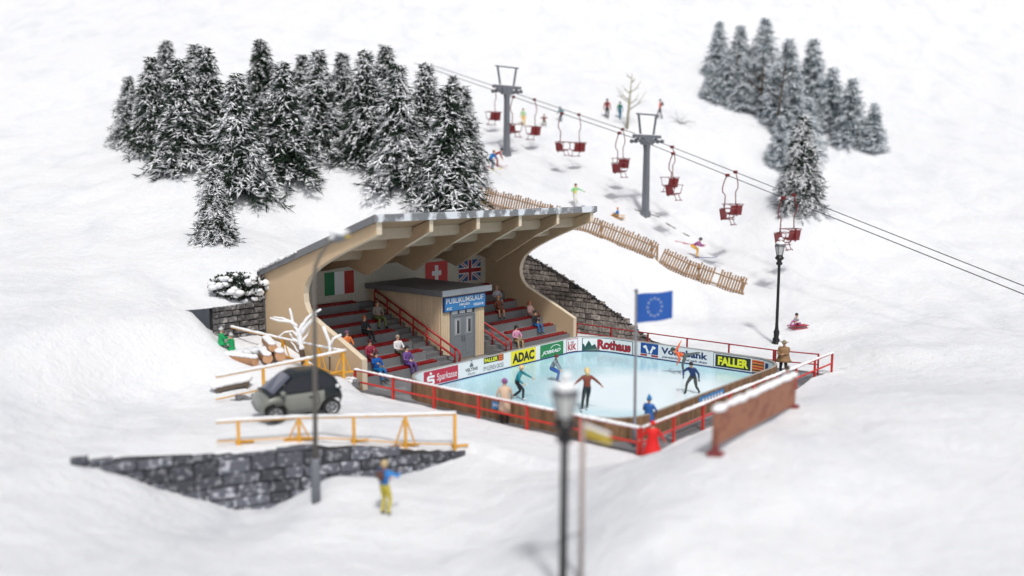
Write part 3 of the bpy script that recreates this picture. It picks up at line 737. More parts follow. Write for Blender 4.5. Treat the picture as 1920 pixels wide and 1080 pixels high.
# blue banners on the outside planks
def banner(s0, s1, z0, z1, label):
    e = empty('banner', B(*rp(s0, -.13), 0), label, 'banner', 'blue banners on the outside of the rink boards')
    mb = MB(); put_rect(mb, RPf(-.125), s0, s1, z0, z1, 'sign_blue', 6); put_rect(mb, RPf(-.118), s0, s1, z0, z1, 'sign_blue', 6); mb.build('cloth', e, recalc=False)
    mb = MB(); g = RPf(-.131); h = z1-z0; w = s1-s0
    for i in range(7): put_rect(mb, g, s0+w*(.08+.12*i), s0+w*(.15+.12*i), z0+h*(.3+.05*(i % 3)), z1-h*.28, 'flag_white')
    mb.build('faded_marks', e, recalc=False)
def s_near(u, v):
    best = min(range(1200), key=lambda k: (rp(SL[-1]*k/1200)[0]-u)**2+(rp(SL[-1]*k/1200)[1]-v)**2); return SL[-1]*best/1200
p_ = at_v(1310, 757, RV2+.12); ua_, _ = toUV(p_.x, p_.y); p_ = at_v(1357, 735, RV2+.12); ub_, _ = toUV(p_.x, p_.y)
banner(s_near(ub_, RV2), s_near(ua_, RV2), .42, .80, 'pale blue banner on the outer planks of the right side of the rink')
p_ = at_u(922, 757, RU1-.12); _, va_ = toUV(p_.x, p_.y); p_ = at_u(940, 762, RU1-.12); _, vb_ = toUV(p_.x, p_.y)
banner(s_near(RU1, vb_), s_near(RU1, va_), .42, .72, 'small blue and white banner on the front planks beside the person in the beige coat')
# ------------------------------------------------------------------ red railings
def railing(name, p0, p1, n, h, label, snow=0., m='rail_red_bright', r=.045, extra=None):
    e = empty(name, p0, label, 'railing', 'red railings round the rink'); 
    up = Vector((0, 0, 1))
    for k in range(n+1):
        p = p0.lerp(p1, k/n); mb = MB(); mb.box(lambda a, b_, c: p+UD*a+VD*b_+up*c, -r, r, -r, r, -.15, h+.03, m); mb.build('post', e)
    for z, nm in ((h, 'top_rail'), (h*.5, 'middle_rail')):
        mb = MB(); mb.tube([p0+up*z, p1+up*z], r*.95, m, 6); mb.build(nm, e)
    if snow:
        mb = MB(); ln = (p1-p0).length; nn = int(ln/.14)
        for k in range(nn):
            t = (k+.5)/nn
            a = noise.noise(Vector((t*ln*.55+snow*7, snow, 0)))
            mb.blob(p0.lerp(p1, t)+up*(h+.045), .085+.03*a if a > -.1 else .062, 'snow_cap', k, 4, sq=(1.25, 1.25, .62))
        if mb.v: mb.build('rail_snow', e, smooth=True)
    return e
railing('railing', B(-.42, 7.05), B(-.42, 21.6), 6, 1.0, 'front red railing with patchy snow running from the stand wall past the beige coat', 1.3)
railing('railing', B(-.36, 21.68), B(17.3, 21.68), 8, 1.0, 'snow-topped red railing along the right near side of the rink behind the signboard', 2.2)
railing('railing', B(16.45, 7.0), B(16.1, 19.2), 5, 1.02, 'thin dark red railing on the far side of the rink below the stone wall', 0, 'rail_red', .035)
railing('railing', B(16.1, 19.3), B(16.5, 21.3), 1, 1.02, 'short dark red railing running right from behind the man in the hat', 0, 'rail_red', .035)
mb = MB()
# ------------------------------------------------------------------ stone walls
def stone_wall(name, fr, a0, a1, top, bot, label, m, course=.3, blk=(.45, .8), depth=.3, cap=False, jag=.04, cat='stone wall', rseed=3):
    """fr(a, depth, z); top(a), bot(a) heights"""
    rd = random.Random(rseed); e = empty(name, fr(a0, 0, 0), label, cat); mb = MB(); mo = MB()
    N_ = 40
    tp = [(a0+(a1-a0)*k/N_) for k in range(N_+1)]
    vs = [fr(a, -.06, bot(a)-.3) for a in tp]+[fr(a, -.06, max(top(a)-.05, bot(a)-.25)) for a in tp]; vb = [fr(a, -depth, bot(a)-.3) for a in tp]+[fr(a, -depth, max(top(a)-.05, bot(a)-.25)) for a in tp]
    n = N_+1
    mo.add(vs, [(k, k+1, n+k+1, n+k) for k in range(N_)], 'mortar'); mo.add(vb, [(k, k+1, n+k+1, n+k) for k in range(N_)], 'mortar'); mo.add(vs[n:]+vb[n:], [(k, k+1, n+k+1, n+k) for k in range(N_)], 'mortar')
    mo.build('mortar_core', e, recalc=False)
    zmin = min(bot(a) for a in tp)-.3; zmax = max(top(a) for a in tp)
    z = zmin
    while z < zmax:
        h = course*rd.uniform(.8, 1.2); a = a0+rd.uniform(-.4, 0)
        while a < a1:
            w = rd.uniform(*blk); c = a+w/2
            x0, x1 = max(a, a0), min(a+w, a1)
            if x1-x0 > .08 and z < top(min(max(c, a0), a1)) and z+h > bot(min(max(c, a0), a1))-.3:
                zt = min(z+h, top(min(max(c, a0), a1))+rd.uniform(-.02, jag)); g = .018; d = rd.uniform(-.02, .05)
                q = [[x0+g, z+g], [x1-g, z+g], [x1-g, zt-g], [x0+g, zt-g]]
                if zt-z > .08:
                    q = [(x+rd.uniform(-.02, .02), y+rd.uniform(-.015, .015)) for x, y in q]
                    cx = sum(p[0] for p in q)/4; cy = sum(p[1] for p in q)/4
                    i_ = [(x+(cx-x)*.16, y+(cy-y)*.2) for x, y in q]
                    vs = [fr(x, -.08, y) for x, y in q]+[fr(x, d*.3, y) for x, y in q]+[fr(x, d+.04, y) for x, y in i_]
                    mb.add(vs, [(0, 1, 5, 4), (1, 2, 6, 5), (2, 3, 7, 6), (3, 0, 4, 7), (4, 5, 9, 8), (5, 6, 10, 9), (6, 7, 11, 10), (7, 4, 8, 11), (8, 9, 10, 11)], m)
            a += w
        z += h
    mb.build('stonework', e, recalc=True)
    return e
def wtop(v): return float(np.interp(v, [-1, 1.2, 1.5, 4, 6.25, 8.5, 10.6], [4.85, 4.75, 4.62, 3.62, 2.6, 1.45, .25]))
sw_ = stone_wall('stone_wall', lambda a, d, z: B(18.5-d, a, z), -.8, 10.75, lambda v: max(.02, wtop(v)), lambda v: 0.0, 'brownish stone retaining wall with sloping top to the right of the grandstand', 'stone_brown', .3, (.4, .85), depth=.07, jag=.12)
mb = MB()
for k in range(60):   # dark broken coping along the sloping top
    v = 1.1+k*.162; z = wtop(v)-.02; mb.blob(B(18.47, v, z+.02), random.uniform(.06, .12), 'mortar', k, 4, .5, (1.3, .8, .8))
mb.build('coping', sw_)
stone_wall('stone_wall', lambda a, d, z: B(a, .0+d, z), -2.9, -.06, lambda u: 3.42+.02*u, lambda u: 1.5, 'dark grey stone wall left of the grandstand under a snowy bush', 'stone', .27, (.4, .8), rseed=8)
WLEN = [0]
for i in range(len(WL)-1): WLEN.append(WLEN[-1]+(WL[i+1].xy-WL[i].xy).length)
def wl_pos(a):
    i = max(k for k in range(len(WL)-1) if WLEN[k] <= max(0, a)-1e-9 or k == 0); t = (a-WLEN[i])/(WLEN[i+1]-WLEN[i]); p = WL[i].xy.lerp(WL[i+1].xy, t); d = (WL[i+1].xy-WL[i].xy).normalized(); return p, Vector((d.y, -d.x)), i, t
def frW(a, d, z): p, n_, i, t = wl_pos(a); q = p+n_*(d+.42); return Vector((q.x, q.y, z))
def topW(a): p, n_, i, t = wl_pos(a); return FRONT(p.x, p.y)+.03
def botW(a): p, n_, i, t = wl_pos(a); q = p+n_*.75; return FRONT(q.x, q.y)-drop(q.x, q.y)
stone_wall('retaining_wall', frW, 0.02, WLEN[-1]-.02, topW, botW, 'low blurred wall of dark blue-grey boulders in the foreground below the yellow railing', 'stone_front', .42, (.6, 1.25), depth=.6, cat='retaining wall', jag=.16, rseed=5)
# ------------------------------------------------------------------ world, sun, camera
w = bpy.data.worlds.new('World'); sc.world = w; w.use_nodes = True; nt = w.node_tree; N = nt.nodes; Lk = nt.links
bg = N['Background']; sky = N.new('ShaderNodeTexSky'); sky.sky_type = 'NISHITA'; sky.sun_disc = False
SUN_EL = R(56); SUN_DIR = Vector((.22, -.9, 0)).normalized()*math.cos(SUN_EL)+Vector((0, 0, math.sin(SUN_EL)))
sky.sun_elevation = SUN_EL; sky.sun_rotation = math.atan2(SUN_DIR.x, SUN_DIR.y); sky.dust_density = 4; sky.ozone_density = 1.0
hs = N.new('ShaderNodeHueSaturation'); hs.inputs['Saturation'].default_value = .3; hs.inputs['Value'].default_value = 1.15
Lk.new(sky.outputs[0], hs.inputs['Color']); Lk.new(hs.outputs[0], bg.inputs['Color']); bg.inputs['Strength'].default_value = .098
sl = bpy.data.lights.new('sun', 'SUN'); sl.energy = 2.35; sl.angle = R(6); sl.color = (1, .965, .92)
so = bpy.data.objects.new('sun', sl); COL.objects.link(so); so.rotation_euler = (-SUN_DIR).to_track_quat('-Z', 'Y').to_euler(); so.location = (20, -20, 40)
cam = bpy.data.cameras.new('camera'); co = bpy.data.objects.new('camera', cam); COL.objects.link(co); sc.camera = co
cam.sensor_width = 36; cam.lens = F/1920*36; cam.clip_end = 3000; cam.clip_start = .1
c0 = ray(960, 539.5).normalized(); rt = (ray(961, 539.5)-ray(960, 539.5)).normalized(); up = rt.cross(c0)
co.matrix_world = Matrix(((rt.x, up.x, -c0.x, 0), (rt.y, up.y, -c0.y, 0), (rt.z, up.z, -c0.z, CAMZ), (0, 0, 0, 1)))
cam.dof.use_dof = True; cam.dof.focus_distance = 48.5; cam.dof.aperture_fstop = cam.lens/1000/.33
vs_ = sc.view_settings; vs_.view_transform = 'Standard'; vs_.look = 'None'; vs_.exposure = -.15; vs_.gamma = 1
# ------------------------------------------------------------------ people
def two_bone(a, c, l1, l2, hint):
    d = c-a; dist = min(d.length, (l1+l2)*.999); d = d.normalized() if d.length > 1e-6 else Vector((0, 0, -1)); c2 = a+d*dist
    x = (l1*l1-l2*l2+dist*dist)/(2*dist); h = math.sqrt(max(1e-6, l1*l1-x*x))
    n = hint-d*hint.dot(d); n = n.normalized() if n.length > 1e-6 else d.orthogonal().normalized()
    return a+d*x+n*h, c2
def person(label, loc, face, top=(.3, .3, .3), legs=(.02, .02, .03), hair=(.05, .03, .02), shoe=(.02, .02, .02), pel=(0, 0, .93), lean=0, side=0, hl=(-.3, .05, .85), hr=(.3, .05, .85), fl=(-.11, 0, 0), fr=(.11, 0, 0),
           toe=(0, 1), look=0, hat=None, coat=None, skates=None, h=1.8, hairlen=0, fem=0, group=None, skirt=None, sk='skin', elb=None, kneehint=None, gloves=None, bag=None, tops=1.14, foot_pitch=(0, 0), armcol=None, neckcol=None):
    """built in its own axes: x right, y forward, z up, feet on z=0"""
    mats = {}
    def cm(nm, c):
        k = nm+'_%02d%02d%02d' % tuple(int(min(.99, q)*100) for q in c)
        mat(k, c, .65, .12, 9); return k
    MT, ML, MH, MS = cm('top', top), cm('legs', legs), cm('hair', hair), cm('shoe', shoe)
    MA = cm('top', armcol) if armcol else MT; MG = cm('glove', gloves) if gloves else sk
    V3 = Vector; pel = V3(pel); s = h/1.8
    ln, sd = R(lean), R(side)
    upv = V3((math.sin(sd), math.sin(ln)*math.cos(sd), math.cos(ln)*math.cos(sd))).normalized(); rt_ = V3((1, 0, 0)); rt_ = (rt_-upv*rt_.dot(upv)).normalized(); fw = upv.cross(rt_)
    sw_ = .165 if fem else .19
    wst = pel+upv*.17; chest = pel+upv*.38; neck = pel+upv*.50
    lk = R(look); hup = (upv*math.cos(R(lean)*.4)+V3((0, 0, 1))*.6).normalized() if lean < 60 else (upv*.6+V3((0, 0, .5))).normalized(); hup = (hup+fw*math.sin(lk)*.6).normalized()
    hb = neck+hup*.07; hm = hb+hup*.09+fw*.012; ht = hb+hup*.19+fw*.0
    vs = []; es = []; rad = []; tg = []
    def v(p, r, t): vs.append(V3(p)); rad.append(r if isinstance(r, tuple) else (r, r)); tg.append(t); return len(vs)-1
    def e(a, b_): es.append((a, b_))
    wp = .125 if not fem else .115
    P0 = v(pel, (.135, .115), 'L'); P1 = v(wst, (wp*tops, .1*tops), 'T'); P2 = v(chest, (.145*tops, .115*tops), 'T'); P3 = v(neck, (.07, .065), 'T'); P4 = v(hb, .058, 'H'); P5 = v(hm, (.094, .106), 'H'); P6 = v(ht, (.07, .078), 'H')
    for a, b_ in ((P0, P1), (P1, P2), (P2, P3), (P3, P4), (P4, P5), (P5, P6)): e(a, b_)
    for sx, hand, hintx in ((-1, hl, -1), (1, hr, 1)):
        sh = chest+upv*.06+rt_*sw_*sx; hd = V3(hand)
        eh = V3((hintx*.7, -.6, -.3)) if elb is None else V3((elb[0]*hintx, elb[1], elb[2]))
        el, wr = two_bone(sh, hd, .29, .25, eh)
        S = v(sh, .066*tops, 'A'); E_ = v(el, .048*tops, 'A'); E2 = v(el.lerp(wr, .5), .043*tops, 'A'); W_ = v(wr, .033, 'A')
        e(P2, S); e(S, E_); e(E_, E2); e(E2, W_)
        d = (wr-el).normalized(); sidev = d.cross(fw); sidev = sidev.normalized() if sidev.length > .1 else rt_; nrm = sidev.cross(d).normalized()
        pm = wr+d*.05; K = v(pm, (.036, .022), 'G'); e(W_, K)
        for k in range(4):
            o_ = sidev*((k-1.5)*.019); lf = (.055, .068, .062, .045)[k]
            a = v(pm+d*.035+o_, .0095, 'G'); b_ = v(pm+d*(.035+lf*.6)+o_+nrm*.008, .0085, 'G'); c = v(pm+d*(.035+lf)+o_+nrm*.03, .007, 'G'); e(K, a); e(a, b_); e(b_, c)
        a = v(pm-d*.01+sidev*.04*-sx, .011, 'G'); b_ = v(pm+d*.03+sidev*.062*-sx+nrm*.015, .009, 'G'); e(K, a); e(a, b_)
    for sx, foot, ti, fp in ((-1, fl, toe[0], foot_pitch[0]), (1, fr, toe[0], foot_pitch[1])):
        hp = pel+rt_*.09*sx-upv*.03; ft = V3(foot)+V3((0, 0, .075))
        kh = V3((sx*.12, 1, .15)) if kneehint is None else V3(kneehint)
        kn, an = two_bone(hp, ft, .44, .42, kh)
        H_ = v(hp, .102, 'L'); T_ = v(hp.lerp(kn, .5), .092, 'L'); K = v(kn, .068, 'L'); C_ = v(kn.lerp(an, .35), .066, 'L'); A_ = v(an, .046, 'L')
        e(P0, H_); e(H_, T_); e(T_, K); e(K, C_); e(C_, A_)
        sd_ = (an-kn).normalized(); f2 = V3((ti*sx, toe[1], 0)).normalized(); f2 = (f2-sd_*f2.dot(sd_)*.8).normalized()
        if fp == 0 and abs(sd_.z) > .3: f2.z *= .2; f2.normalize()
        hl_ = v(an+sd_*.03-f2*.03, .036, 'S'); bl = v(an+sd_*.04+f2*.1, (.038, .03), 'S'); tt = v(an+sd_*.045+f2*.18, (.03, .02), 'S')
        e(A_, hl_); e(A_, bl); e(bl, tt)
        (mats.setdefault('feet', [])).append((an, sd_, f2))
    me = bpy.data.meshes.new('b'); me.from_pydata([tuple(p) for p in vs], es, []); ob = bpy.data.objects.new('b', me); COL.objects.link(ob)
    md = ob.modifiers.new('s', 'SKIN'); md.use_smooth_shade = True
    lay = me.skin_vertices[0].data
    for i, r_ in enumerate(rad): lay[i].radius = r_; lay[i].use_root = (i == 0)
    ms = ob.modifiers.new('u', 'SUBSURF'); ms.levels = 1; ms.render_levels = 1
    dg = bpy.context.evaluated_depsgraph_get(); out = bpy.data.meshes.new_from_object(ob.evaluated_get(dg))
    bpy.data.objects.remove(ob)
    # colour each face by its nearest bone
    seg = [(np.array(vs[a]), np.array(vs[b_]), tg[b_] if tg[b_] in 'HGS' else tg[b_], tg[a]) for a, b_ in es]
    A_ = np.array([q[0] for q in seg]); Bq = np.array([q[1] for q in seg]); D_ = Bq-A_; dd = (D_**2).sum(1)
    names = [MT, ML, sk, MS, MA, MG, MH]; idx = {'T': 0, 'L': 1, 'H': 2, 'S': 3, 'A': 4, 'G': 5}
    for nm in names: out.materials.append(MATS[nm])
    cen = np.empty(len(out.polygons)*3); out.polygons.foreach_get('center', cen); cen = cen.reshape(-1, 3)
    t = np.clip(((cen[:, None]-A_[None])*D_[None]).sum(2)/dd, 0, 1); dist = np.linalg.norm(cen[:, None]-A_[None]-t[..., None]*D_[None], axis=2); k = dist.argmin(1)
    mi = []
    for i in range(len(cen)):
        sg = seg[k[i]]; ta = t[i, k[i]]; c = sg[2]
        if sg[3] == 'L' and c == 'T': c = 'L' if ta < .35 else 'T'
        if sg[3] == 'T' and c == 'H': c = 'T' if ta < .25 else 'H'
        mi.append(idx[c])
    out.polygons.foreach_set('material_index', mi)
    out.polygons.foreach_set('use_smooth', [True]*len(mi)); out.name = 'person_body'
    # face: nose, eyes, ears, mouth as part of the same mesh
    bm = bmesh.new(); bm.from_mesh(out)
    hr_ = rt_
    ff = hup.cross(hr_).normalized()*-1; ff = ff if ff.dot(fw) > 0 else -ff
    def tetra(c, w, hh, d, mi_):
        q = [c-hr_*w, c+hr_*w, c+hup*hh, c+ff*d-hup*hh*.2]; q = [bm.verts.new(p) for p in q]
        for f in ((0, 1, 3), (1, 2, 3), (2, 0, 3), (0, 2, 1)): bm.faces.new([q[j] for j in f]).material_index = mi_
    tetra(hm+ff*.093-hup*.005, .014, .04, .032, 2)
    for sx in (-1, 1):
        c = hm+ff*.098+hr_*.03*sx+hup*.03; q = [bm.verts.new(c+hr_*a+hup*b_+ff*.004) for a, b_ in ((-.013, 0), (0, -.006), (.013, 0), (0, .006))]; f = bm.faces.new(q); f.material_index = 7
        c = hm+hr_*.096*sx; q = [bm.verts.new(c+hup*a+ff*b_+hr_*.012*sx*o) for a, b_, o in ((-.03, 0, 0), (0, .015, 0), (.03, 0, .6), (.0, -.02, 1))]; f = bm.faces.new(q); f.material_index = 2
    q = [bm.verts.new(hm+ff*.092-hup*.045+hr_*a+hup*b_) for a, b_ in ((-.022, 0), (0, -.006), (.022, 0), (0, .005))]; bm.faces.new(q).material_index = 8
    bm.to_mesh(out); bm.free(); out.materials.append(MATS['eye_dark']); out.materials.append(MATS['red_mark'])
    root = empty('person', loc, label, 'person', group, R(face)-math.pi/2, s); LOCAL.add(root.name)
    body = bpy.data.objects.new('body', out); COL.objects.link(body); body.parent = root
    # hair / hat
    def cap(name, m, r, lo, back=0., sc_=1.0):
        mb = MB(); n = 10; vs2 = []; c = hm+hup*.025-ff*back
        for i in range(n//2+3):
            th = (math.pi*lo)*i/(n//2+2)
            for kk in range(16):
                w = 2*math.pi*kk/16; fr_ = math.cos(w)
                thh = th*(1-.34*max(0, fr_)) ; rr = r*(1+.06*noise.noise(Vector((i, kk, r*50))))
                vs2.append(c+(ff*math.cos(w)*1.04+hr_*math.sin(w)*.93)*math.sin(thh)*rr+hup*math.cos(thh)*rr*1.08)
        m_ = n//2+3; mb.add(vs2, [(i*16+kk, i*16+(kk+1) % 16, (i+1)*16+(kk+1) % 16, (i+1)*16+kk) for i in range(m_-1) for kk in range(16)]+[tuple((m_-1)*16+kk for kk in range(16))], m)
        return mb
    if hat:
        kind, hc = hat; HM = cm('hat', hc)
        cap('hair', MH, .11, .66, .012).build('hair', root, smooth=True)
        mb = cap('hat', HM, .124, .5, .0)
        c = hm+hup*.06
        if kind == 'brim':
            mb.lathe((0, 0, 0), [(.0, .0)]*1+[(.19, -.01), (.2, .0), (.115, .02)], HM, 14)
            kk = len(mb.v)-14*4; M_ = Matrix((hr_, ff, hup)).transposed()
            for j in range(kk, len(mb.v)): mb.v[j] = tuple(c+M_@Vector(mb.v[j]))
        if kind == 'bobble': mb.blob(hm+hup*.165, .045, HM, 3, 5, .2)
        if kind == 'point': mb.tube([hm+hup*.1, hm+hup*.2-ff*.03, hm+hup*.27-ff*.06], [.09, .05, .012], HM, 8)
        if kind == 'peak':
            p = hm+ff*.1+hup*.055; mb.add([p-hr_*.07-ff*.02, p+hr_*.07-ff*.02, p+hr_*.05+ff*.07, p-hr_*.05+ff*.07, p-hr_*.07-ff*.02+hup*.015, p+hr_*.07-ff*.02+hup*.015], [(0, 1, 2, 3), (4, 5, 2, 3), (0, 4, 3), (1, 5, 2)], HM)
        mb.build('hat', root, smooth=True)
    else:
        mb = cap('hair', MH, .118, .62+hairlen*.12, .012)
        if hairlen > .5:
            mb.tube([hm-ff*.05+hup*.03, hm-ff*.075-hup*.08, hm-ff*.07-hup*.08-hup*.12*hairlen], [.09, .085, .05], MH, 8)
        mb.build('hair', root, smooth=True)
    if coat:
        cl, cr, cc_ = coat; CM = cm('top', cc_); mb = MB(); n = 14; vs2 = []
        prof_ = [(neck-upv*.0, .075, .07), (chest+upv*.06, .2*tops, .12*tops), (chest, .2*tops, .14*tops), (wst, .175*tops, .15*tops), (pel, .2*tops, .16*tops), (pel-V3((0, 0, cl*.5)), (.2+cr*.4)*tops, (.16+cr*.4)*tops), (pel-V3((0, 0, cl)), (.2+cr)*tops, (.16+cr)*tops)]
        for c, ra, rb in prof_:
            for kk in range(n):
                w = 2*math.pi*kk/n; vs2.append(c+rt_*math.cos(w)*ra+fw*math.sin(w)*rb)
        mb.add(vs2, [(i*n+kk, i*n+(kk+1) % n, (i+1)*n+(kk+1) % n, (i+1)*n+kk) for i in range(6) for kk in range(n)]+[tuple(6*n+kk for kk in range(n))], CM); mb.build('coat', root, smooth=True)
    if skirt:
        SM_ = cm('legs', skirt); mb = MB(); kn = V3((0, .44, .0))+pel; mb.tube([pel+upv*.12, pel+V3((0, .03, .0)), pel+V3((0, .25, .03)), pel+V3((0, .44, .0))], [.15, .18, .17, .19], SM_, 12); mb.build('skirt', root, smooth=True)
    if skates:
        for an, sd_, f2 in mats['feet']:
            mb = MB(); c = an+sd_*.08; s_n = f2.cross(sd_).normalized()
            mb.box(lambda a, b_, c_: c+f2*a+s_n*b_+sd_*c_, -.08, .2, -.003, .003, -.03, .022, 'steel_grey')
            mb.build('skate_blade', root)
    if bag: 
        mb = MB(); c = chest-fw*.2; mb.blob(c, .17, cm('bag', bag), 2, 6, .12, (.85, .6, 1.15)); mb.build('rucksack', root, smooth=True)
    root['_a'] = 1; del root['_a']
    root_info = dict(neck=neck, chest=chest, pel=pel)
    return root
# skaters on the ice
def ice(px, py): p = at_z(px, py, .03); return p
G1 = 'ice skaters on the rink'
person('ice skater with pale blond hair and rust brown jumper, arms held out', ice(1100, 769), 100, (.22, .05, .03), (.02, .03, .035), (.75, .55, .25), (.75, .77, .8), hl=(-.60, .05, .98), hr=(.62, -.02, .98), fl=(-.27, -.25, .02), fr=(.02, .05, 0), lean=3, skates=1, hairlen=.9, group=G1, h=1.84, fem=1, elb=(.2, -.3, .6))
person('blond ice skater in turquoise jacket and black trousers, knees bent, one arm forward', ice(974, 748), -15, (.0, .22, .27), (.01, .012, .015), (.72, .5, .25), (.7, .72, .75), pel=(0, -.12, .80), lean=20, hl=(-.28, .55, .93), hr=(.24, .22, .78), fl=(-.12, -.32, .02), fr=(.14, .2, 0), skates=1, group=G1, hairlen=.4, h=1.72, gloves=(.6, .4, .28))
person('brown-haired ice skater in grey top and blue jeans crouching near the green advert', ice(1042, 714), -20, (.22, .26, .29), (.02, .09, .33), (.12, .04, .025), (.06, .08, .1), pel=(0, -.22, .68), lean=24, hl=(-.14, .26, .62), hr=(.14, .28, .60), fl=(-.1, .02, 0), fr=(.12, .16, 0), skates=1, group=G1, hairlen=.3, h=1.62)
person('ice skater in dark blue jacket and grey trousers gliding with bent knees', ice(1297, 737), -125, (.01, .04, .16), (.05, .055, .05), (.02, .015, .015), (.015, .015, .015), pel=(0, -.1, .80), lean=26, hl=(-.3, -.1, .72), hr=(.34, .25, .82), fl=(-.24, -.3, .0), fr=(.22, .2, 0), skates=1, group=G1, h=1.68, hat=('cap', (.01, .01, .015)), gloves=(.02, .02, .02), elb=(.8, -.3, 0))
person('figure skater in orange top balancing on one leg, other leg stretched behind, arm raised', ice(1281, 701), 188, (.72, .13, .04), (.09, .11, .11), (.03, .05, .04), (.7, .72, .74), pel=(0, -.02, .92), lean=68, hl=(-.25, .38, .62), hr=(.35, -.02, 1.72), fl=(-.06, 0, .0), fr=(.12, -1.0, 1.0), skates=1, group=G1, hat=('cap', (.02, .06, .06)), kneehint=(0, .15, .05), foot_pitch=(0, 1), h=1.75)
# standing round the rink
person('person in beige coat and purple hat standing behind the front railing', Vector((at_u(946, 795, -.14).x, at_u(946, 795, -.14).y, 0)), 95, (.62, .45, .33), (.01, .01, .012), (.2, .05, .15), (.01, .01, .01), hl=(-.27, .22, .9), hr=(.27, .22, .9), hat=('cap', (.24, .07, .25)), coat=(.5, .05, (.62, .45, .33)), h=1.86, hairlen=1, tops=1.0)
person('child in blue coat and pointed blue hat at the near rink corner', at_z(1213, 818, 0)+UD*.1, 60, (.015, .11, .38), (.3, .27, .27), (.1, .04, .02), (.015, .015, .02), hl=(-.2, .3, 1.0), hr=(.22, .3, 1.02), hat=('point', (.0, .2, .5)), coat=(.25, .05, (.015, .11, .38)), h=1.55, tops=1.05)
person('heavy man in brown coat and wide-brimmed hat at the far right railing', at_z(1468, 706, 0), -112, (.26, .15, .07), (.01, .01, .012), (.2, .18, .15), (.01, .01, .01), hl=(-.02, .26, 1.12), hr=(.1, .28, 1.08), hat=('brim', (.26, .24, .15)), coat=(.2, .08, (.26, .15, .07)), h=1.85, tops=1.38)
p_ = at_d(1222, 882, 29.6); person('blurred person in bright red hooded clothes behind the snow mound by the flagpole', (p_.x, p_.y, gz(p_.x, p_.y)), 80, (.72, .01, .01), (.03, .03, .06), (.5, .01, .01), (.03, .03, .03), hl=(-.55, .12, .85), hr=(.55, .1, .82), hat=('cap', (.72, .01, .01)), coat=(.62, .22, (.72, .01, .01)), h=1.5, tops=1.1)
p_ = at_d(722, 965, 25.6); person('blurred person in yellow and blue jacket standing in the foreground snow below the wall', (p_.x, p_.y, gz(p_.x, p_.y)), 60, (.02, .13, .35), (.5, .42, .04), (.5, .38, .2), (.02, .02, .02), hl=(-.1, .3, 1.05), hr=(.34, .3, 1.32), h=1.72, armcol=(.03, .22, .6), bag=(.1, .04, .03), hairlen=.5)
p_ = at_d(1472, 790, 31.5); person('blurred person in pinkish trousers mostly hidden behind the brown sign', (p_.x, p_.y, gz(p_.x, p_.y)), 100, (.15, .1, .12), (.5, .22, .22), (.05, .03, .02), (.2, .06, .08), h=1.5)
# spectators: seat row i, pixel x of the body
GS_ = 'seated spectators in the grandstand'
def seat(px, py, i, dz=0.0, **k):
    v0 = vrow(i)-.30; p = at_v(px, py, v0); u, _ = toUV(p.x, p.y); z = zrow(i)+.10
    base = B(u, v0, z-.52)                               # seat surface is .52 above the figure's origin
    a = dict(pel=(0, 0, .62), fl=(-.13, .50, .12), fr=(.13, .50, .12), hl=(-.13, .30, .78), hr=(.13, .30, .78), lean=-2, h=1.8)
    turn = k.pop('turn', 0); a.update(k); lab = a.pop('label')
    return person(lab, base, math.degrees(math.atan2(VD.y, VD.x))+turn, group=GS_, **a)
seat(708, 612, 4, label='spectator in grey-brown jacket and olive trousers and cap, topmost of the left-hand seats', top=(.26, .22, .2), legs=(.16, .19, .06), hair=(.1, .08, .06), hat=('cap', (.12, .1, .05)), tops=1.15, turn=-10, fl=(-.18, .5, .1), fr=(.22, .46, .1), h=1.9)
seat(684, 637, 3, label='spectator with ginger hair and black jacket in the left-hand seats', top=(.02, .022, .028), legs=(.02, .02, .025), hair=(.4, .12, .04), turn=5)
seat(651, 645, 2, label='spectator in orange jacket with purple hair at the edge of the side wall', top=(.7, .2, .05), legs=(.02, .02, .02), hair=(.2, .08, .16))
seat(694, 660, 1, label='spectator in maroon jacket and dark hat in the left-hand seats', top=(.26, .015, .05), legs=(.12, .02, .03), hair=(.04, .01, .02), hat=('cap', (.08, .01, .02)), hl=(-.12, .2, .95), turn=-15)
seat(746, 648, 1, label='grey-haired spectator in white jumper in the left-hand seats', top=(.72, .72, .74), legs=(.05, .045, .03), hair=(.35, .28, .24), turn=-5, tops=1.12)
seat(763, 680, 0, label='dark-haired spectator in purple jacket and purple trousers on the front row left', top=(.13, .06, .24), legs=(.1, .05, .22), hair=(.012, .01, .01), sk='skin_pale', h=1.84)
seat(706, 690, 0, label='dark-haired spectator in bright blue jacket and jeans on the front row by the side wall', top=(.0, .09, .38), legs=(.0, .13, .36), hair=(.04, .015, .02), sk='skin_pale', hr=(.34, .42, .98), h=1.84)
seat(931, 580, 4, label='bald spectator in pale grey suit, highest of the right-hand seats', top=(.42, .42, .46), legs=(.42, .42, .48), hair=(.55, .3, .2), turn=-25, tops=1.08)
seat(934, 604, 3, label='blond spectator in brown dress with bare legs right of the hut', top=(.2, .06, .025), legs=(.62, .34, .23), skirt=(.16, .045, .02), hair=(.7, .42, .2), fem=1, turn=-25, hairlen=.5)
seat(993, 609, 2, label='red-haired spectator in pale pink top behind the man in black, right-hand seats', top=(.7, .45, .42), legs=(.3, .2, .18), hair=(.45, .16, .08), fem=1, hairlen=.8)
seat(1003, 629, 1, label='black-haired spectator in black jacket and blue jeans in the right-hand seats', top=(.01, .012, .014), legs=(.02, .12, .32), hair=(.012, .01, .01), turn=-10, hl=(-.05, .22, .95), tops=1.1)
seat(968, 641, 0, label='dark-haired spectator in pink jumper and khaki skirt on the front row right', top=(.6, .27, .42), legs=(.4, .28, .16), skirt=(.24, .17, .1), hair=(.015, .012, .012), fem=1, hairlen=1, sk='skin_pale', turn=-20)
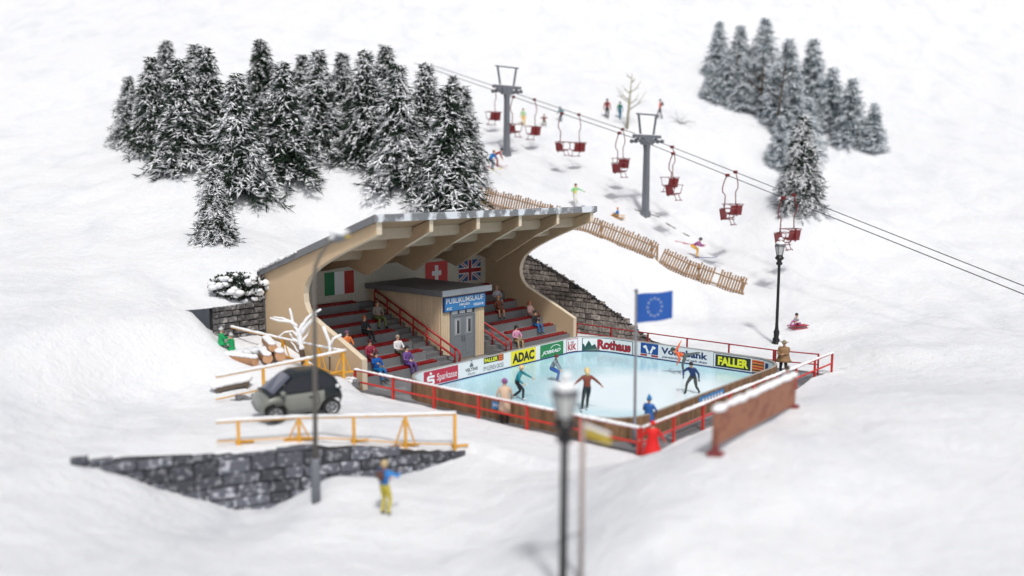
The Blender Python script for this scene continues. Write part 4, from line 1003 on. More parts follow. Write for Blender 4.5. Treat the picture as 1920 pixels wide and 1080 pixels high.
# people on the slope
def on(px, py, d): p = at_d(px, py, d); return Vector((p.x, p.y, gz(p.x, p.y)))
def ski(root, m, feet, L_=1.6, ang=0):
    for fx in feet:
        mb = MB(); x, y, z = fx; c, s2 = math.cos(R(ang)), math.sin(R(ang))
        f = lambda a, b_, c_: Vector((x+a*c+b_*s2, y+b_*c-a*s2, z+c_))
        pts = [(-L_*.45, 0), (L_*.4, 0), (L_*.5, .04), (L_*.56, .1)]
        for i in range(3):
            (b0, h0), (b1, h1) = pts[i], pts[i+1]
            vs = [f(-.045, b0, h0), f(.045, b0, h0), f(.045, b1, h1), f(-.045, b1, h1), f(-.045, b0, h0+.02), f(.045, b0, h0+.02), f(.045, b1, h1+.02), f(-.045, b1, h1+.02)]
            mb.add(vs, [(0, 1, 2, 3), (4, 5, 6, 7), (0, 1, 5, 4), (2, 3, 7, 6), (1, 2, 6, 5), (0, 3, 7, 4)], m)
        mb.build('ski', root)
def pole(root, a, b_, m='red_mark'):
    mb = MB(); a, b_ = Vector(a), Vector(b_); mb.tube([a, b_], .02, m, 5); d = (b_-a).normalized(); p = b_-d*.12; mb.tube([p, p+d*.015], .055, m, 8); mb.build('ski_pole', root)
G2 = 'skiers on the slope'
r = person('skier bent low in purple jacket and yellow trousers on long blue skis below the lift', on(1306, 477, 65.5), -22, (.36, .1, .3), (.75, .42, .06), (.05, .05, .04), (.7, .35, .05), pel=(0, -.28, .76), lean=60, hl=(-.25, .45, .8), hr=(.25, .45, .75), fl=(-.13, 0, .03), fr=(.13, .05, .03), hat=('cap', (.04, .06, .05)), h=2.0, group=G2, look=-20)
ski(r, 'blue_mark', [(-.13, .05, .0), (.13, .1, .0)], 2.3); pole(r, (.25, .42, .72), (.42, -1.35, 1.05)); pole(r, (-.25, .42, .76), (-.4, -1.0, .85))
r = person('skier in yellow and white with arms spread on blue skis beside the picket fence', on(1077, 381, 68), -50, (.72, .68, .12), (.8, .78, .74), (.2, .1, .04), (.6, .6, .6), hl=(-.45, .5, 1.15), hr=(.42, .3, 1.1), fl=(-.12, 0, .03), fr=(.14, .1, .03), lean=10, h=1.8, group=G2, armcol=(.25, .62, .3))
ski(r, 'blue_mark', [(-.12, .1, .0), (.14, .2, .0)], 1.5); pole(r, (-.45, .5, 1.15), (-.9, -.9, 1.5)); pole(r, (.42, .36, 1.1), (.5, .5, -.1), 'grey_mark')
r = person('skier in bright blue jacket and white bib on yellow skis beside the tall spruce', on(922, 321, 70), -35, (.0, .2, .6), (.12, .15, .2), (.3, .18, .05), (.1, .1, .1), pel=(0, -.15, .8), lean=35, hl=(-.3, .3, .85), hr=(.3, .35, .8), fl=(-.13, 0, .03), fr=(.13, .05, .03), h=1.75, group=G2)
ski(r, 'yellow_mark', [(-.13, .1, 0), (.13, .15, 0)], 1.5)
r = person('skier bending forward in red-brown clothes beside the left lift pylon', on(932, 301, 73), -5, (.32, .06, .06), (.3, .05, .05), (.02, .03, .06), (.2, .05, .05), pel=(0, -.2, .86), lean=62, hl=(-.2, .4, .55), hr=(.2, .45, .5), h=1.9, hat=('cap', (.03, .04, .1)), group=G2)
ski(r, 'red_mark', [(-.13, .1, 0), (.13, .15, 0)], 1.2)
def sledge(name, loc, rz, label, m='orange_mark', col=None):
    e = empty(name, loc, label, 'sledge', None, R(rz)-math.pi/2); LOCAL.add(e.name)
    for sx in (-.2, .2):
        mb = MB(); mb.tube([(sx, -.55, .03), (sx, .4, .03), (sx, .6, .1), (sx, .66, .24)], .025, m, 6); mb.tube([(sx, -.4, .03), (sx, -.4, .2)], .02, m, 5); mb.tube([(sx, .3, .03), (sx, .3, .2)], .02, m, 5); mb.build('runner', e, smooth=True)
    mb = MB()
    for k in range(4): mb.box(lambda a, b_, c: Vector((a, b_, c)), -.26+k*.135, -.15+k*.135, -.55, .5, .2, .23, m)
    mb.build('seat_slats', e); return e
q = on(1158, 403, 68); sledge('sledge', q, 150, 'orange sledge with a rider in blue on the slope left of the right lift pylon', 'yellow_post')
person('small rider in blue jacket and orange hat sitting on the orange sledge', q+Vector((0, 0, .23-.45)), 150, (.02, .13, .42), (.5, .3, .06), (.6, .2, .05), (.3, .15, .03), pel=(0, 0, .55), fl=(-.12, .6, .42), fr=(.12, .62, .42), hl=(-.2, .3, .62), hr=(.2, .3, .62), hat=('cap', (.75, .25, .08)), h=1.35, group='people sledging')
sledge('sledge', on(902, 323, 69), 20, 'thin red sledge lying in the snow beside the tall spruce', 'red_mark')
G3 = 'walkers at the top of the slope'
person('distant walker in red jacket with dark rucksack, left of the three at the top', on(1138, 221, 88), 80, (.42, .06, .05), (.03, .03, .04), (.05, .03, .03), (.03, .03, .03), bag=(.15, .02, .02), fl=(-.1, .12, 0), fr=(.1, -.12, 0), h=1.95, group=G3)
person('distant walker in teal clothes with green rucksack left of the bare tree', on(1162, 221, 88), 60, (.0, .18, .22), (.0, .16, .28), (.03, .05, .05), (.02, .05, .06), bag=(.02, .2, .08), h=1.75, fl=(-.08, .08, 0), fr=(.08, -.08, 0), group=G3)
person('distant walker in orange-red jacket with black rucksack right of the bare tree', on(1237, 221, 88), 165, (.6, .1, .05), (.03, .035, .05), (.03, .03, .03), (.02, .02, .02), bag=(.02, .02, .05), h=1.9, fl=(-.1, .2, 0), fr=(.1, -.22, 0), group=G3)
person('distant person in pale green top and yellow trousers between the lift chairs', on(981, 234, 85), -70, (.35, .55, .3), (.75, .45, .06), (.03, .04, .03), (.5, .3, .05), h=1.6, fl=(-.1, .15, 0), lean=-6)
person('distant person in brown sitting on the snow right of the lift chairs', on(1020, 238, 85), -90, (.16, .05, .05), (.3, .28, .2), (.2, .1, .08), (.1, .1, .1), pel=(0, 0, .5), fl=(-.2, .4, 0), fr=(.2, .42, 0), h=1.5)
person('distant person in teal leaning forward beside the lift cable', on(1052, 224, 86), 130, (.08, .2, .22), (.1, .22, .26), (.05, .07, .08), (.05, .08, .1), pel=(0, -.1, .85), lean=30, hl=(-.35, .2, .8), h=1.6)
q = on(1498, 604, 53.5); sledge('sledge', q, 200, 'pink sledge ridden at the right edge of the slope beside the tall lamp', 'red_mark')
person('rider with black hair and white top at the right edge of the slope', q+Vector((0, 0, .23-.45)), 200, (.7, .68, .7), (.42, .12, .3), (.015, .012, .012), (.3, .05, .2), pel=(0, 0, .55), lean=20, fl=(-.12, .6, .42), fr=(.12, .62, .42), hl=(-.42, .5, .78), hr=(.3, .3, .7), h=1.6, gloves=(.5, .65, .1), group='people sledging')
for px, py, d, f, lab in ((434, 657, 40.4, 170, 'person in green jacket with grey woolly hat kneeling in the snow beside the logs'), (416, 660, 40.2, 20, 'second person in green facing the kneeling one, at the left edge')):
    p = at_d(px, py, d); person(lab, (p.x, p.y, gz(p.x, p.y)-.30), f, (.0, .30, .09), (.45, .45, .42), (.3, .3, .3), (.2, .2, .2), pel=(0, 0, .55), fl=(-.12, -.1, .25), fr=(.12, .3, .3), hl=(-.15, .35, .8), hr=(.15, .35, .8), hat=('bobble', (.5, .52, .52)), coat=(.12, .05, (.0, .30, .09)), h=1.5, group='people in green by the logs', kneehint=(0, 1, -.2))
# ------------------------------------------------------------------ picket fences on the slope
def slope_fence(pts, label, H_=1.32, broken=()):
    """pts: ground points left to right"""
    P = [Vector(p) for p in pts]; e = empty('picket_fence', P[0], label, 'picket fence', 'picket fences on the slope')
    ln = [0]
    for i in range(len(P)-1): ln.append(ln[-1]+(P[i+1]-P[i]).length)
    def q(s):
        i = max(k for k in range(len(P)-1) if ln[k] <= s or k == 0); return P[i].lerp(P[i+1], (s-ln[i])/(ln[i+1]-ln[i])), (P[i+1]-P[i]).normalized()
    mb = MB(); s = 0.05; k = 0; nrm = Vector((0, 1, 0))
    while s < ln[-1]:
        p, d = q(s); k += 1
        upv = (Vector((0, 0, 1))-d*d.z).normalized()
        back = d.cross(upv).normalized()
        hh = H_*random.uniform(.93, 1.06)
        if k not in broken:
            mb.box(lambda a, b_, c: p+d*(a+c*random.uniform(-.01, .01))+back*b_+upv*c, -.052, .052, -.015, .015, -.3, hh, 'fence_wood')
        s += .18
    mb.build('pickets', e)
    for z in (.32, 1.0):
        mb = MB(); n = max(2, int(ln[-1]/1.5)); pp = []
        for i in range(n+1):
            p, d = q(ln[-1]*i/n*.999); upv = (Vector((0, 0, 1))-d*d.z).normalized(); pp.append(p+upv*z*H_/1.3-d.cross(upv)*-.035)
        mb.tube(pp, .045, 'fence_wood', 4); mb.build('fence_rail', e)
    n = max(1, int(ln[-1]/2.6))
    for i in range(n+1):
        p, d = q(ln[-1]*i/n*.998); mb = MB(); mb.box(lambda a, b_, c: p+d*a+Vector((0, 1, 0))*b_+Vector((0, 0, c)), -.07, .07, .03, .13, -.2, H_*.98, 'fence_wood'); mb.build('fence_post', e)
def gl(L_): return [at_d(*q) for q in L_]
slope_fence(gl([(903, 386, 64), (950, 398, 63.7), (1000, 411, 63.2), (1032, 420, 62.8)]), 'left stretch of picket fence emerging behind the grandstand roof beside the spruce')
slope_fence(gl([(1034, 420, 62.8), (1100, 441, 62), (1150, 460, 61.5), (1222, 490, 61.1)]), 'middle stretch of picket fence descending the slope right of the grandstand roof')
slope_fence(gl([(1232, 497, 61), (1280, 520, 60.5), (1340, 541, 60), (1392, 559, 59.4)]), 'right-hand end stretch of the brown picket fence with a broken picket', broken=(22, 23))
# ------------------------------------------------------------------ chairlift
LA = at_d(980, 183, 79); LB_ = at_d(1213, 262, 70); LC = at_d(1487, 371, 60)
perp = Vector(((LC-LA).y, -(LC-LA).x, 0)).normalized()*-1       # to the right / far side
if perp.x < 0: perp = -perp
OFF = 1.0
def line_pt(px, side):
    """point on the cable (side -1 near, +1 far) seen at photograph column px"""
    best = None
    for i in range(1401):
        t = -1.0+i/1401*3.0; p = (LA.lerp(LB_, t) if t < 1 else LB_.lerp(LC, t-1))+perp*OFF*side
        q = p-Vector((0, 0, CAMZ)); # project
        fwd = q.y*math.cos(PT)-q.z*math.sin(PT); x = 960+q.x*F/fwd
        if best is None or abs(x-px) < best[0]: best = (abs(x-px), t, p)
    return best[2]
ldir = (LC-LA); ldir.z = 0; ldir.normalize()
lift = empty('lift_cable', LB_, 'pair of thin steel cables of the chairlift running down across the slope', 'lift cable')
ends = [LA.lerp(LB_, -1.0), LB_.lerp(LC, 3.1)]
for s in (-1, 1):
    mb = MB(); pts = []
    for i in range(41):
        t = i/40; 
        pts.append((ends[0].lerp(LB_, t/.6) if t < .6 else LB_.lerp(ends[1], (t-.6)/.4))+perp*OFF*s)
    mb.tube(pts, .03, 'cable', 5); mb.build('cable', lift, smooth=True)
def pylon(base, top, label, ground):
    e = empty('lift_pylon', (base.x, base.y, ground), label, 'lift pylon', 'chairlift pylons')
    fr = lambda a, b_, c: Vector((base.x, base.y, 0))+perp*a+ldir*b_+Vector((0, 0, c))
    mb = MB(); zt = top+.15; vs = []
    for z, r_ in ((ground-.4, .30), (ground+.35, .28), (ground+.36, .21), (zt-.9, .175), (zt, .25)):
        vs += [fr(-r_, -r_, z), fr(r_, -r_, z), fr(r_, r_, z), fr(-r_, r_, z)]
    mb.add(vs, [(i*4+k, i*4+(k+1) % 4, (i+1)*4+(k+1) % 4, (i+1)*4+k) for i in range(4) for k in range(4)]+[(16, 17, 18, 19)], 'steel_grey'); mb.build('pole', e)
    mb = MB(); mb.box(fr, -1.5, 1.5, -.17, .17, zt, zt+.22, 'steel_grey'); mb.box(fr, -.55, .55, -.2, .2, zt-.5, zt, 'steel_grey')
    mb.build('cross_arm', e)
    mb = MB()
    for s in (-1, 1):
        mb.tube([fr(s*.75, 0, zt+.2), fr(s*1.05, 0, zt+1.75)], .09, 'steel_grey', 4)
    mb.tube([fr(-1.3, 0, zt+1.75), fr(1.3, 0, zt+1.75)], .06, 'steel_grey', 4); mb.build('top_frame', e)
    for s in (-1, 1):
        mb = MB(); mb.box(fr, s*1.05-.08, s*1.05+.08, -.08, .08, top-.05, zt+.05, 'steel_grey'); mb.box(fr, s*OFF-.06, s*OFF+.06, -.75, .75, top-.18, top-.1, 'steel_grey')
        for b_ in (-.65, -.25, .25, .65):
            c = fr(s*OFF, b_, top-.1); n = 12
            vs = [c+perp*q+ldir*.15*math.cos(2*math.pi*k/n)+Vector((0, 0, .15*math.sin(2*math.pi*k/n))) for q in (-.07, .07) for k in range(n)]
            mb.add(vs, [tuple(range(n)), tuple(range(2*n-1, n-1, -1))]+[(k, (k+1) % n, n+(k+1) % n, n+k) for k in range(n)], 'steel_grey')
        mb.build('sheave_train', e)
    mb = MB(); 
    for k in range(7): mb.blob(fr(-1.2+k*.4, 0, zt+.24), .13, 'snow_cap', k, 4, sq=(1.3, 1, .4))
    mb.build('snow', e, smooth=True)
    return e
g_ = on(1210, 402, 70.2); pylon(LB_, LB_.z, 'grey chairlift pylon with cross arm and pulleys standing in the middle of the slope', gz(LB_.x, LB_.y))
pb = at_d(950, 291, 78); tt_ = (pb.y-LA.y)/(LB_.y-LA.y); pz = LA.lerp(LB_, (pb.x-LA.x)/(LB_.x-LA.x)); 
pylon(Vector((pb.x, pb.y, 0)), LA.lerp(LB_, -.14).z, 'left-hand grey chairlift pylon rising among the highest red chairs', gz(pb.x, pb.y))
ch = empty('lift_chair', (0, 0, 0), 'x', 'chairlift chair', 'red chairlift chairs'); LOCAL.add(ch.name)
mb = MB(); mb.tube([(0, 0, .02), (0, -.16, -.3), (0, -.30, -.75), (0, -.30, -1.05), (0, -.1, -1.3), (0, -.12, -1.9), (0, -.16, -2.15)], .035, 'chair_red', 6); mb.build('hanger', ch, smooth=True)
mb = MB(); mb.box(lambda a, b_, c: Vector((a, b_, c)), -.09, .09, -.13, .13, -.1, .1, 'chair_red'); mb.build('grip', ch, bevel=.02)
mb = MB(); mb.prism([Vector((-.48, -.30, -2.18)), Vector((-.48, -.24, -2.18)), Vector((-.48, -.1, -2.84)), Vector((-.48, -.18, -2.84))], (.96, 0, 0), 'chair_red'); 
mb.box(lambda a, b_, c: Vector((a, b_, c)), -.03, .03, -.34, -.24, -2.9, -2.1, 'chair_red')
mb.build('backrest', ch)
mb = MB(); mb.prism([Vector((-.48, -.16, -2.84)), Vector((-.48, .38, -2.72)), Vector((-.48, .38, -2.66)), Vector((-.48, -.12, -2.78))], (.96, 0, 0), 'chair_red'); mb.build('seat', ch)
for sx in (-1, 1):
    mb = MB(); mb.tube([(sx*.5, -.28, -2.2), (sx*.62, -.2, -2.12), (sx*.62, .5, -2.12), (sx*.5, .5, -2.18), (sx*.5, .36, -2.7)], .024, 'chair_red', 5); mb.build('armrest', ch, smooth=True)
mb = MB(); mb.tube([(-.62, .5, -2.12), (.62, .5, -2.12)], .02, 'chair_red', 5); mb.tube([(-.62, -.2, -2.12), (.62, -.2, -2.12)], .02, 'chair_red', 5); mb.build('safety_bar', ch)
mb = MB()
for sx in (-.3, .3): mb.tube([(sx, .3, -2.7), (sx, .5, -3.15)], .025, 'chair_red', 5)
mb.tube([(-.5, .5, -3.15), (.5, .5, -3.15)], .03, 'chair_red', 5)
for sx in (-.36, .36): mb.tube([(sx-.12, .5, -3.15), (sx+.12, .62, -3.17)], .03, 'chair_red', 5)
mb.build('footrest', ch)
fa = math.atan2(ldir.y, ldir.x)
spots = [(925, 1, 'leftmost red lift chair hanging beside the tall spruce'), (961, -1, 'red lift chair half behind the left pylon'), (1000, 1, 'red lift chair just right of the left pylon'),
         (1052, -1, 'left one of the two red lift chairs below the distant figures in teal'), (1084, 1, 'right one of the two red lift chairs below the distant figures in teal'),
         (1160, -1, 'red lift chair just left of the middle pylon, near cable'), (1166, 1, 'red lift chair just left of the middle pylon, far cable behind the other'),
         (1261, -1, 'red lift chair just right of the middle pylon, near cable'), (1259, 1, 'red lift chair just right of the middle pylon, far cable behind the other'),
         (1363, -1, 'left one of the two red lift chairs above the purple skier'), (1378, 1, 'right one of the two red lift chairs above the purple skier'),
         (1468, -1, 'left one of the two red lift chairs above the tall black lamp'), (1487, 1, 'right one of the two red lift chairs above the tall black lamp')]
for i, (px, side, lab) in enumerate(spots):
    ch.scale = (1.06, 1.06, 1.06); p = line_pt(px, side); f = fa if side < 0 else fa+math.pi; f += R((-12, 9, -5, 14, -16, 6)[i % 6])
    if i == 0: ch.location = p; ch.rotation_euler = (0, 0, f-math.pi/2); ch['label'] = lab
    else: copy_thing(ch, p, f-math.pi/2, lab)
# ------------------------------------------------------------------ ornate lamps
def ornate(loc, label, h=6.2, rock=False):
    e = empty('street_lamp', loc, label, 'street lamp', 'black ornate street lamps'); LOCAL.add(e.name); z = h
    mb = MB(); mb.lathe((0, 0, 0), [(.26, -.6), (.26, .1), (.2, .16), (.22, .3), (.15, .42), (.17, .75), (.12, .85), (.10, 1.0), (.09, 1.3), (.08, z-1.7), (.08, z-1.65)], 'lamp_black', 12); mb.build('pole', e, smooth=True)
    mb = MB(); mb.lathe((0, 0, 0), [(.08, z-1.65), (.17, z-1.6), (.19, z-1.5), (.12, z-1.44), (.14, z-1.36), (.24, z-1.28), (.26, z-1.2), (.2, z-1.16), (.18, z-1.06)], 'lamp_black', 12); mb.build('collar', e, smooth=True)
    mb = MB(); mb.lathe((0, 0, 0), [(.17, z-1.055), (.27, z-.56)], 'lamp_glass', 6); mb.build('lantern_glass', e)
    mb = MB()
    for k in range(6):
        w = 2*math.pi*k/6; mb.tube([(.175*math.cos(w), .175*math.sin(w), z-1.06), (.28*math.cos(w), .28*math.sin(w), z-.55)], .014, 'lamp_blue_grey', 4)
    mb.lathe((0, 0, 0), [(.30, z-.56), (.31, z-.53), (.12, z-.30), (.05, z-.26)], 'lamp_blue_grey', 6); mb.lathe((0, 0, 0), [(.03, z-.28), (.045, z-.2), (.015, z-.12), (.01, z)], 'lamp_black', 8); mb.build('lantern_frame', e)
    mb = MB(); mb.blob((0, 0, z-.40), .25, 'snow_cap', 3, 6, .12, (1, 1, .5)); mb.blob((.02, 0, z-.16), .12, 'snow_cap', 5, 5, .2, (1, 1, .9))
    mb.build('snow_cap', e, smooth=True); mb = MB()
    mb.blob((.16, .0, .35), .17, 'snow_cap', 7, 5, .2, (.8, 1, 1.2)); mb.blob((.15, -.1, 0.0), .22, 'snow_cap', 9, 5, .2, (.8, 1, .8)); mb.build('foot_snow', e, smooth=True)
    return e
p = at_d(1455, 645, 51.8); ornate((p.x, p.y, 0), 'tall black ornate lamp with snow-capped lantern at the right of the rink', 6.2)
p = at_d(1060, 700, 19.3); ornate((p.x, p.y, p.z-6.2+.1), 'blurred black ornate lamp with grey snow-capped lantern in front of the ice', 6.2)
# curved street lamp, left foreground
p = at_d(592, 900, 26.5); gb = gz(p.x, p.y)
e = empty('street_lamp', (p.x, p.y, gb), 'tall thin curved-arm street lamp with snow on its head in front of the parked car', 'street lamp', 'curved street lamps')
mb = MB(); zt = at_d(592, 880, 26.5).z; mb.tube([Vector((p.x, p.y, gb-.3)), Vector((p.x, p.y, zt+.25)), Vector((p.x, p.y, zt+.35))], [.145, .14, .1], 'steel_grey', 12); mb.build('base_tube', e, smooth=True)
mb = MB(); pts = [Vector((p.x, p.y, zt+.3))]
for (x, y) in ((590, 620), (588, 540), (591, 500), (600, 478), (612, 460), (625, 447)): q = at_d(x, y, 26.5); pts.append(q)
mb.tube(pts, [.075, .065, .06, .055, .05, .045, .04], 'pole_brown', 8); mb.build('pole', e, smooth=True)
mb = MB(); a = at_d(622, 450, 26.5); c = at_d(655, 436, 26.5); mb.tube([a, a.lerp(c, .3), a.lerp(c, .8), c], [.05, .13, .15, .06], 'steel_grey', 10); mb.build('lamp_head', e, smooth=True)
mb = MB(); q = at_d(650, 443, 26.45); mb.blob(q, .1, 'sign_yellow', 2, 5, .05, (1.2, 1, .6)); mb.build('lamp_shade', e, smooth=True)
mb = MB(); mb.blob(a.lerp(c, .45)+Vector((0, 0, .12)), .24, 'snow_cap', 2, 6, .15, (1.2, .7, .5)); mb.blob(a.lerp(c, .15)+Vector((0, 0, .05)), .15, 'snow_cap', 4, 6, .15, (1.2, .7, .5)); mb.build('lamp_snow', e, smooth=True)
# ------------------------------------------------------------------ flagpole
p = at_d(1189, 842, 31.6); gb = gz(p.x, p.y); tp = at_d(1193, 545, 31.6)
e = empty('flagpole', (p.x, p.y, gb), 'grey flagpole with a blue flag bearing a ring of pale stars', 'flagpole')
mb = MB(); mb.tube([Vector((p.x, p.y, gb-.2)), Vector((p.x, p.y, gb+.9)), Vector((p.x, p.y, gb+.92)), Vector((tp.x, tp.y, tp.z))], [.085, .08, .055, .045], 'steel_grey', 10); mb.blob(tp, .075, 'steel_grey', 1, 5, .02); mb.build('pole', e, smooth=True)
c_tl, c_tr, c_br, c_bl = at_d(1194, 551, 31.6), at_d(1262, 545, 31.1), at_d(1261, 597, 31.1), at_d(1193, 606, 31.6)
def ff(a, b_, o=0):
    q = (c_bl.lerp(c_br, a)).lerp(c_tl.lerp(c_tr, a), b_); return q+Vector((0, -.05*math.sin(a*5)-.0+o, .015*math.sin(a*7)))
mb = MB(); n = 14; th = .012
for o in (0, th):
    vs = [ff(i/n, j/6, o) for i in range(n+1) for j in range(7)]; mb.add(vs, [(i*7+j, i*7+j+1, (i+1)*7+j+1, (i+1)*7+j) for i in range(n) for j in range(6)], 'flag_blue')
fl_ = mb.build('flag', e, smooth=True, recalc=False)
mb = MB()
for k in range(12):
    w = 2*math.pi*k/12; cx, cy = .5+.2*math.sin(w), .5+.31*math.cos(w)
    for o in (-.006, th+.006):
        mb.add([ff(cx+(.034 if j % 2 == 0 else .014)*math.sin(math.pi*j/5), cy+(.046 if j % 2 == 0 else .019)*math.cos(math.pi*j/5), o) for j in range(10)], [tuple(range(10))], 'star_mark')
mb.build('stars', fl_, recalc=False)
# ------------------------------------------------------------------ signs in the foreground
a0 = at_d(1341, 768, 24); a1 = at_d(1490, 701, 28.6); dr = (a1-a0); dr.z = 0; Lh = dr.length; dr.normalize(); nn = Vector((dr.y, -dr.x, 0))
sgz = a0.z; e = empty('snowy_sign', a0, 'large blurred red-brown signboard with thick snow on top, standing on the mound at the right', 'signboard')
def fs(a, b_, c): return Vector((a0.x, a0.y, sgz))+dr*a+nn*b_+Vector((0, 0, c+(a1.z-a0.z)*a/Lh))
mb = MB(); mb.box(fs, 0, Lh, -.06, .06, -.98, -.06, 'sign_brown'); mb.build('board', e)
for s in (.12, Lh-.15):
    mb = MB(); q = fs(s, 0, 0); g = gz(q.x, q.y); mb.box(lambda a, b_, c: Vector((q.x, q.y, c))+dr*a+nn*b_, -.09, .09, -.08, .055, g-.3, q.z-.07, 'sign_post_red'); mb.box(lambda a, b_, c: Vector((q.x, q.y, c))+dr*a+nn*b_, -.15, .15, -.2, .2, g-.2, g+.1, 'sign_post_red'); mb.build('post', e)
mb = MB()
for k in range(30): mb.blob(fs(Lh*(k+.5)/30, 0, .0), .115+.08*noise.noise(Vector((k*.45, 0, 0))), 'snow_cap', k, 5, .15, (1.2, 1.0, .75))
mb.build('sign_snow', e, smooth=True)
p = at_d(1093, 790, 19.5); g = gz(p.x, p.y)
e = empty('direction_sign', (p.x, p.y, g), 'blurred pale pole with a narrow yellow board in front of the rink corner', 'direction sign')
mb = MB(); mb.tube([Vector((p.x, p.y, g-.2)), Vector((p.x, p.y, p.z+.05))], .055, 'pole_tan', 10); mb.build('pole', e, smooth=True)
q0 = at_d(1097, 797, 19.5); q1 = at_d(1140, 814, 20.0); dv = (q1-q0); up_ = Vector((0, 0, 1)); nv = dv.cross(up_).normalized()
mb = MB(); mb.prism([q0-up_*.02, q1-up_*.02, q1+dv*.15-up_*.12, q1-up_*.24, q0-up_*.24], nv*.04, 'sign_yellow'); mb.build('sign_arm', e)
mb = MB()
for k in range(7): mb.blob(q0.lerp(q1, (k+.5)/7)+up_*.0+nv*.02, .07, 'snow_cap', k, 4, .1, (1.2, .8, .6))
mb.build('snow', e, smooth=True)
# ------------------------------------------------------------------ yellow trestle railings
def yrail(name, tops, bots, posts, label, m='yellow_post', d=None, low=True, snow=.055, group='snow-covered yellow trestle railings', wide=1):
    """tops: list of top-rail points; posts: parameters along it"""
    T = [Vector(q) for q in tops]; Bt = [Vector(q) for q in bots]; e = empty(name, Bt[0], label, 'railing', group)
    def q(L_, t): t *= len(L_)-1; i = min(int(t), len(L_)-2); return L_[i].lerp(L_[i+1], t-i)
    for k, (t, kind) in enumerate(posts):
        a, c = q(T, t), q(Bt, t); mb = MB(); dd = (q(T, min(1, t+.02))-q(T, max(0, t-.02))); dd.z = 0; dd.normalize(); n_ = Vector((dd.y, -dd.x, 0)); hh = (a.z-c.z)
        f = lambda x, y, z: Vector((c.x, c.y, c.z))+dd*x+n_*y+Vector((0, 0, z))
        mb.box(f, -.055, .055, -.045, .045, -.25, hh, m)
        if kind: 
            mb.tube([f(-.36, -.08, .06), f(-.05, -.08, hh*.85)], .03, m, 4); mb.tube([f(.36, -.08, .06), f(.05, -.08, hh*.85)], .03, m, 4); mb.box(f, -.5, .5, -.1, -.05, .02, .1, m)
        else: mb.box(f, -.1, .5, -.1, -.05, .04, .12, m)
        mb.build('post', e)
    mb = MB(); N_ = 40; pts = [q(T, i/N_) for i in range(N_+1)]; mb.tube(pts, .04, m, 6); mb.build('top_rail', e, smooth=True)
    if low: mb = MB(); mb.tube([q(Bt, i/N_)+Vector((0, 0, .16)) for i in range(N_+1)], .028, m, 5); mb.build('low_rail', e, smooth=True)
    mb = MB(); mb.tube([p_+Vector((0, 0, .055+.02*noise.noise(Vector((i*.7, 1, 0))))) for i, p_ in enumerate(pts)], [snow*(1+.4*noise.noise(Vector((i*.9, 7, 0)))) for i in range(N_+1)], 'snow_cap', 7); mb.build('rail_snow', e, smooth=True)
    return e
tp_ = [at_d(405, 792, 29.2), at_d(447, 789, 29.5), at_d(560, 783, 30), at_d(663, 781, 30.5), at_d(760, 779, 31), at_d(855, 776, 31.5)]
yrail('yellow_railing', tp_, [Vector((q.x, q.y, gz(q.x, q.y))) for q in tp_], [(.2*.98, 0), (.4, 1), (.6, 0), (.8, 1), (.995, 0)], 'front yellow trestle railing along the top of the boulder wall, in front of the car')
tp_ = [at_d(405, 707, 34.8), at_d(493, 690, 36.3), at_d(575, 673, 37.5), at_d(648, 658, 38.5)]; bt = [at_d(405, 756, 34.8), at_d(493, 737, 36.3), at_d(575, 716, 37.5), at_d(645, 701, 38.5)]
yrail('yellow_railing', tp_, bt, [(.34, 0), (.67, 1), (.995, 1)], 'middle yellow railing under thick snow just behind the parked car', low=True, snow=.06)
tp_ = [at_d(405, 607, 43.2), at_d(440, 615, 42.8), at_d(525, 635, 41.2), at_d(585, 648, 40), at_d(648, 660, 38.7)]; bt = [Vector((q.x, q.y, gz(q.x, q.y))) for q in tp_]; bt = [Vector((q.x, q.y, min(b_.z, q.z-.85))) for q, b_ in zip(tp_, bt)]
yrail('yellow_railing', tp_, bt, [(.52, 1), (.8, 1)], 'rear snow-covered yellow railing sloping down behind the logs and the white tree', low=True, snow=.06)
# ------------------------------------------------------------------ logs
lg = empty('log', (0, 0, 0), 'x', 'log', 'cut logs stacked behind the railing'); LOCAL.add(lg.name)
mb = MB(); n = 14; Ln = 1.9
prof_ = [(0, .2, 0), (.6, .205, .01), (1.3, .195, -.01), (Ln, .2, 0)]
vs = []
for y, r_, dx in prof_:
    for k in range(n): w = 2*math.pi*k/n; rr = r_*(1+.05*noise.noise(Vector((math.cos(w)*2, math.sin(w)*2, y*2)))); vs.append((dx+rr*math.cos(w), y, rr*math.sin(w)))
mb.add(vs, [(i*n+k, i*n+(k+1) % n, (i+1)*n+(k+1) % n, (i+1)*n+k) for i in range(3) for k in range(n)], 'log_bark'); mb.build('bark', lg, smooth=True)
mb = MB(); mb.add([(.197*math.cos(2*math.pi*k/n), -.006, .197*math.sin(2*math.pi*k/n)) for k in range(n)]+[(0, -.02, 0)], [(k, (k+1) % n, n) for k in range(n)], 'log_end'); mb.build('cut_face', lg); mb = MB(); mb.add([(.197*math.cos(2*math.pi*k/n), Ln+.006, .197*math.sin(2*math.pi*k/n)) for k in range(n)], [tuple(range(n))], 'log_end'); mb.build('cut_face', lg)
mb = MB()
for k in range(9): mb.blob((.0, .1+k*.21, .17), .17, 'snow_cap', k, 5, .1, (1.15, 1.1, .5))
mb.build('snow', lg, smooth=True)
LG = [(511.5, 651, 39.6, 1.0, 'topmost snow-covered log of the stack behind the railing'), (526, 667, 39.4, 1.18, 'right bottom log of the stack, next to the white tree'), (502, 672, 39.3, 1.12, 'middle bottom log of the stack behind the railing'), (479, 677, 39.1, 1.18, 'left log of the stack with a long brown side under thick snow')]
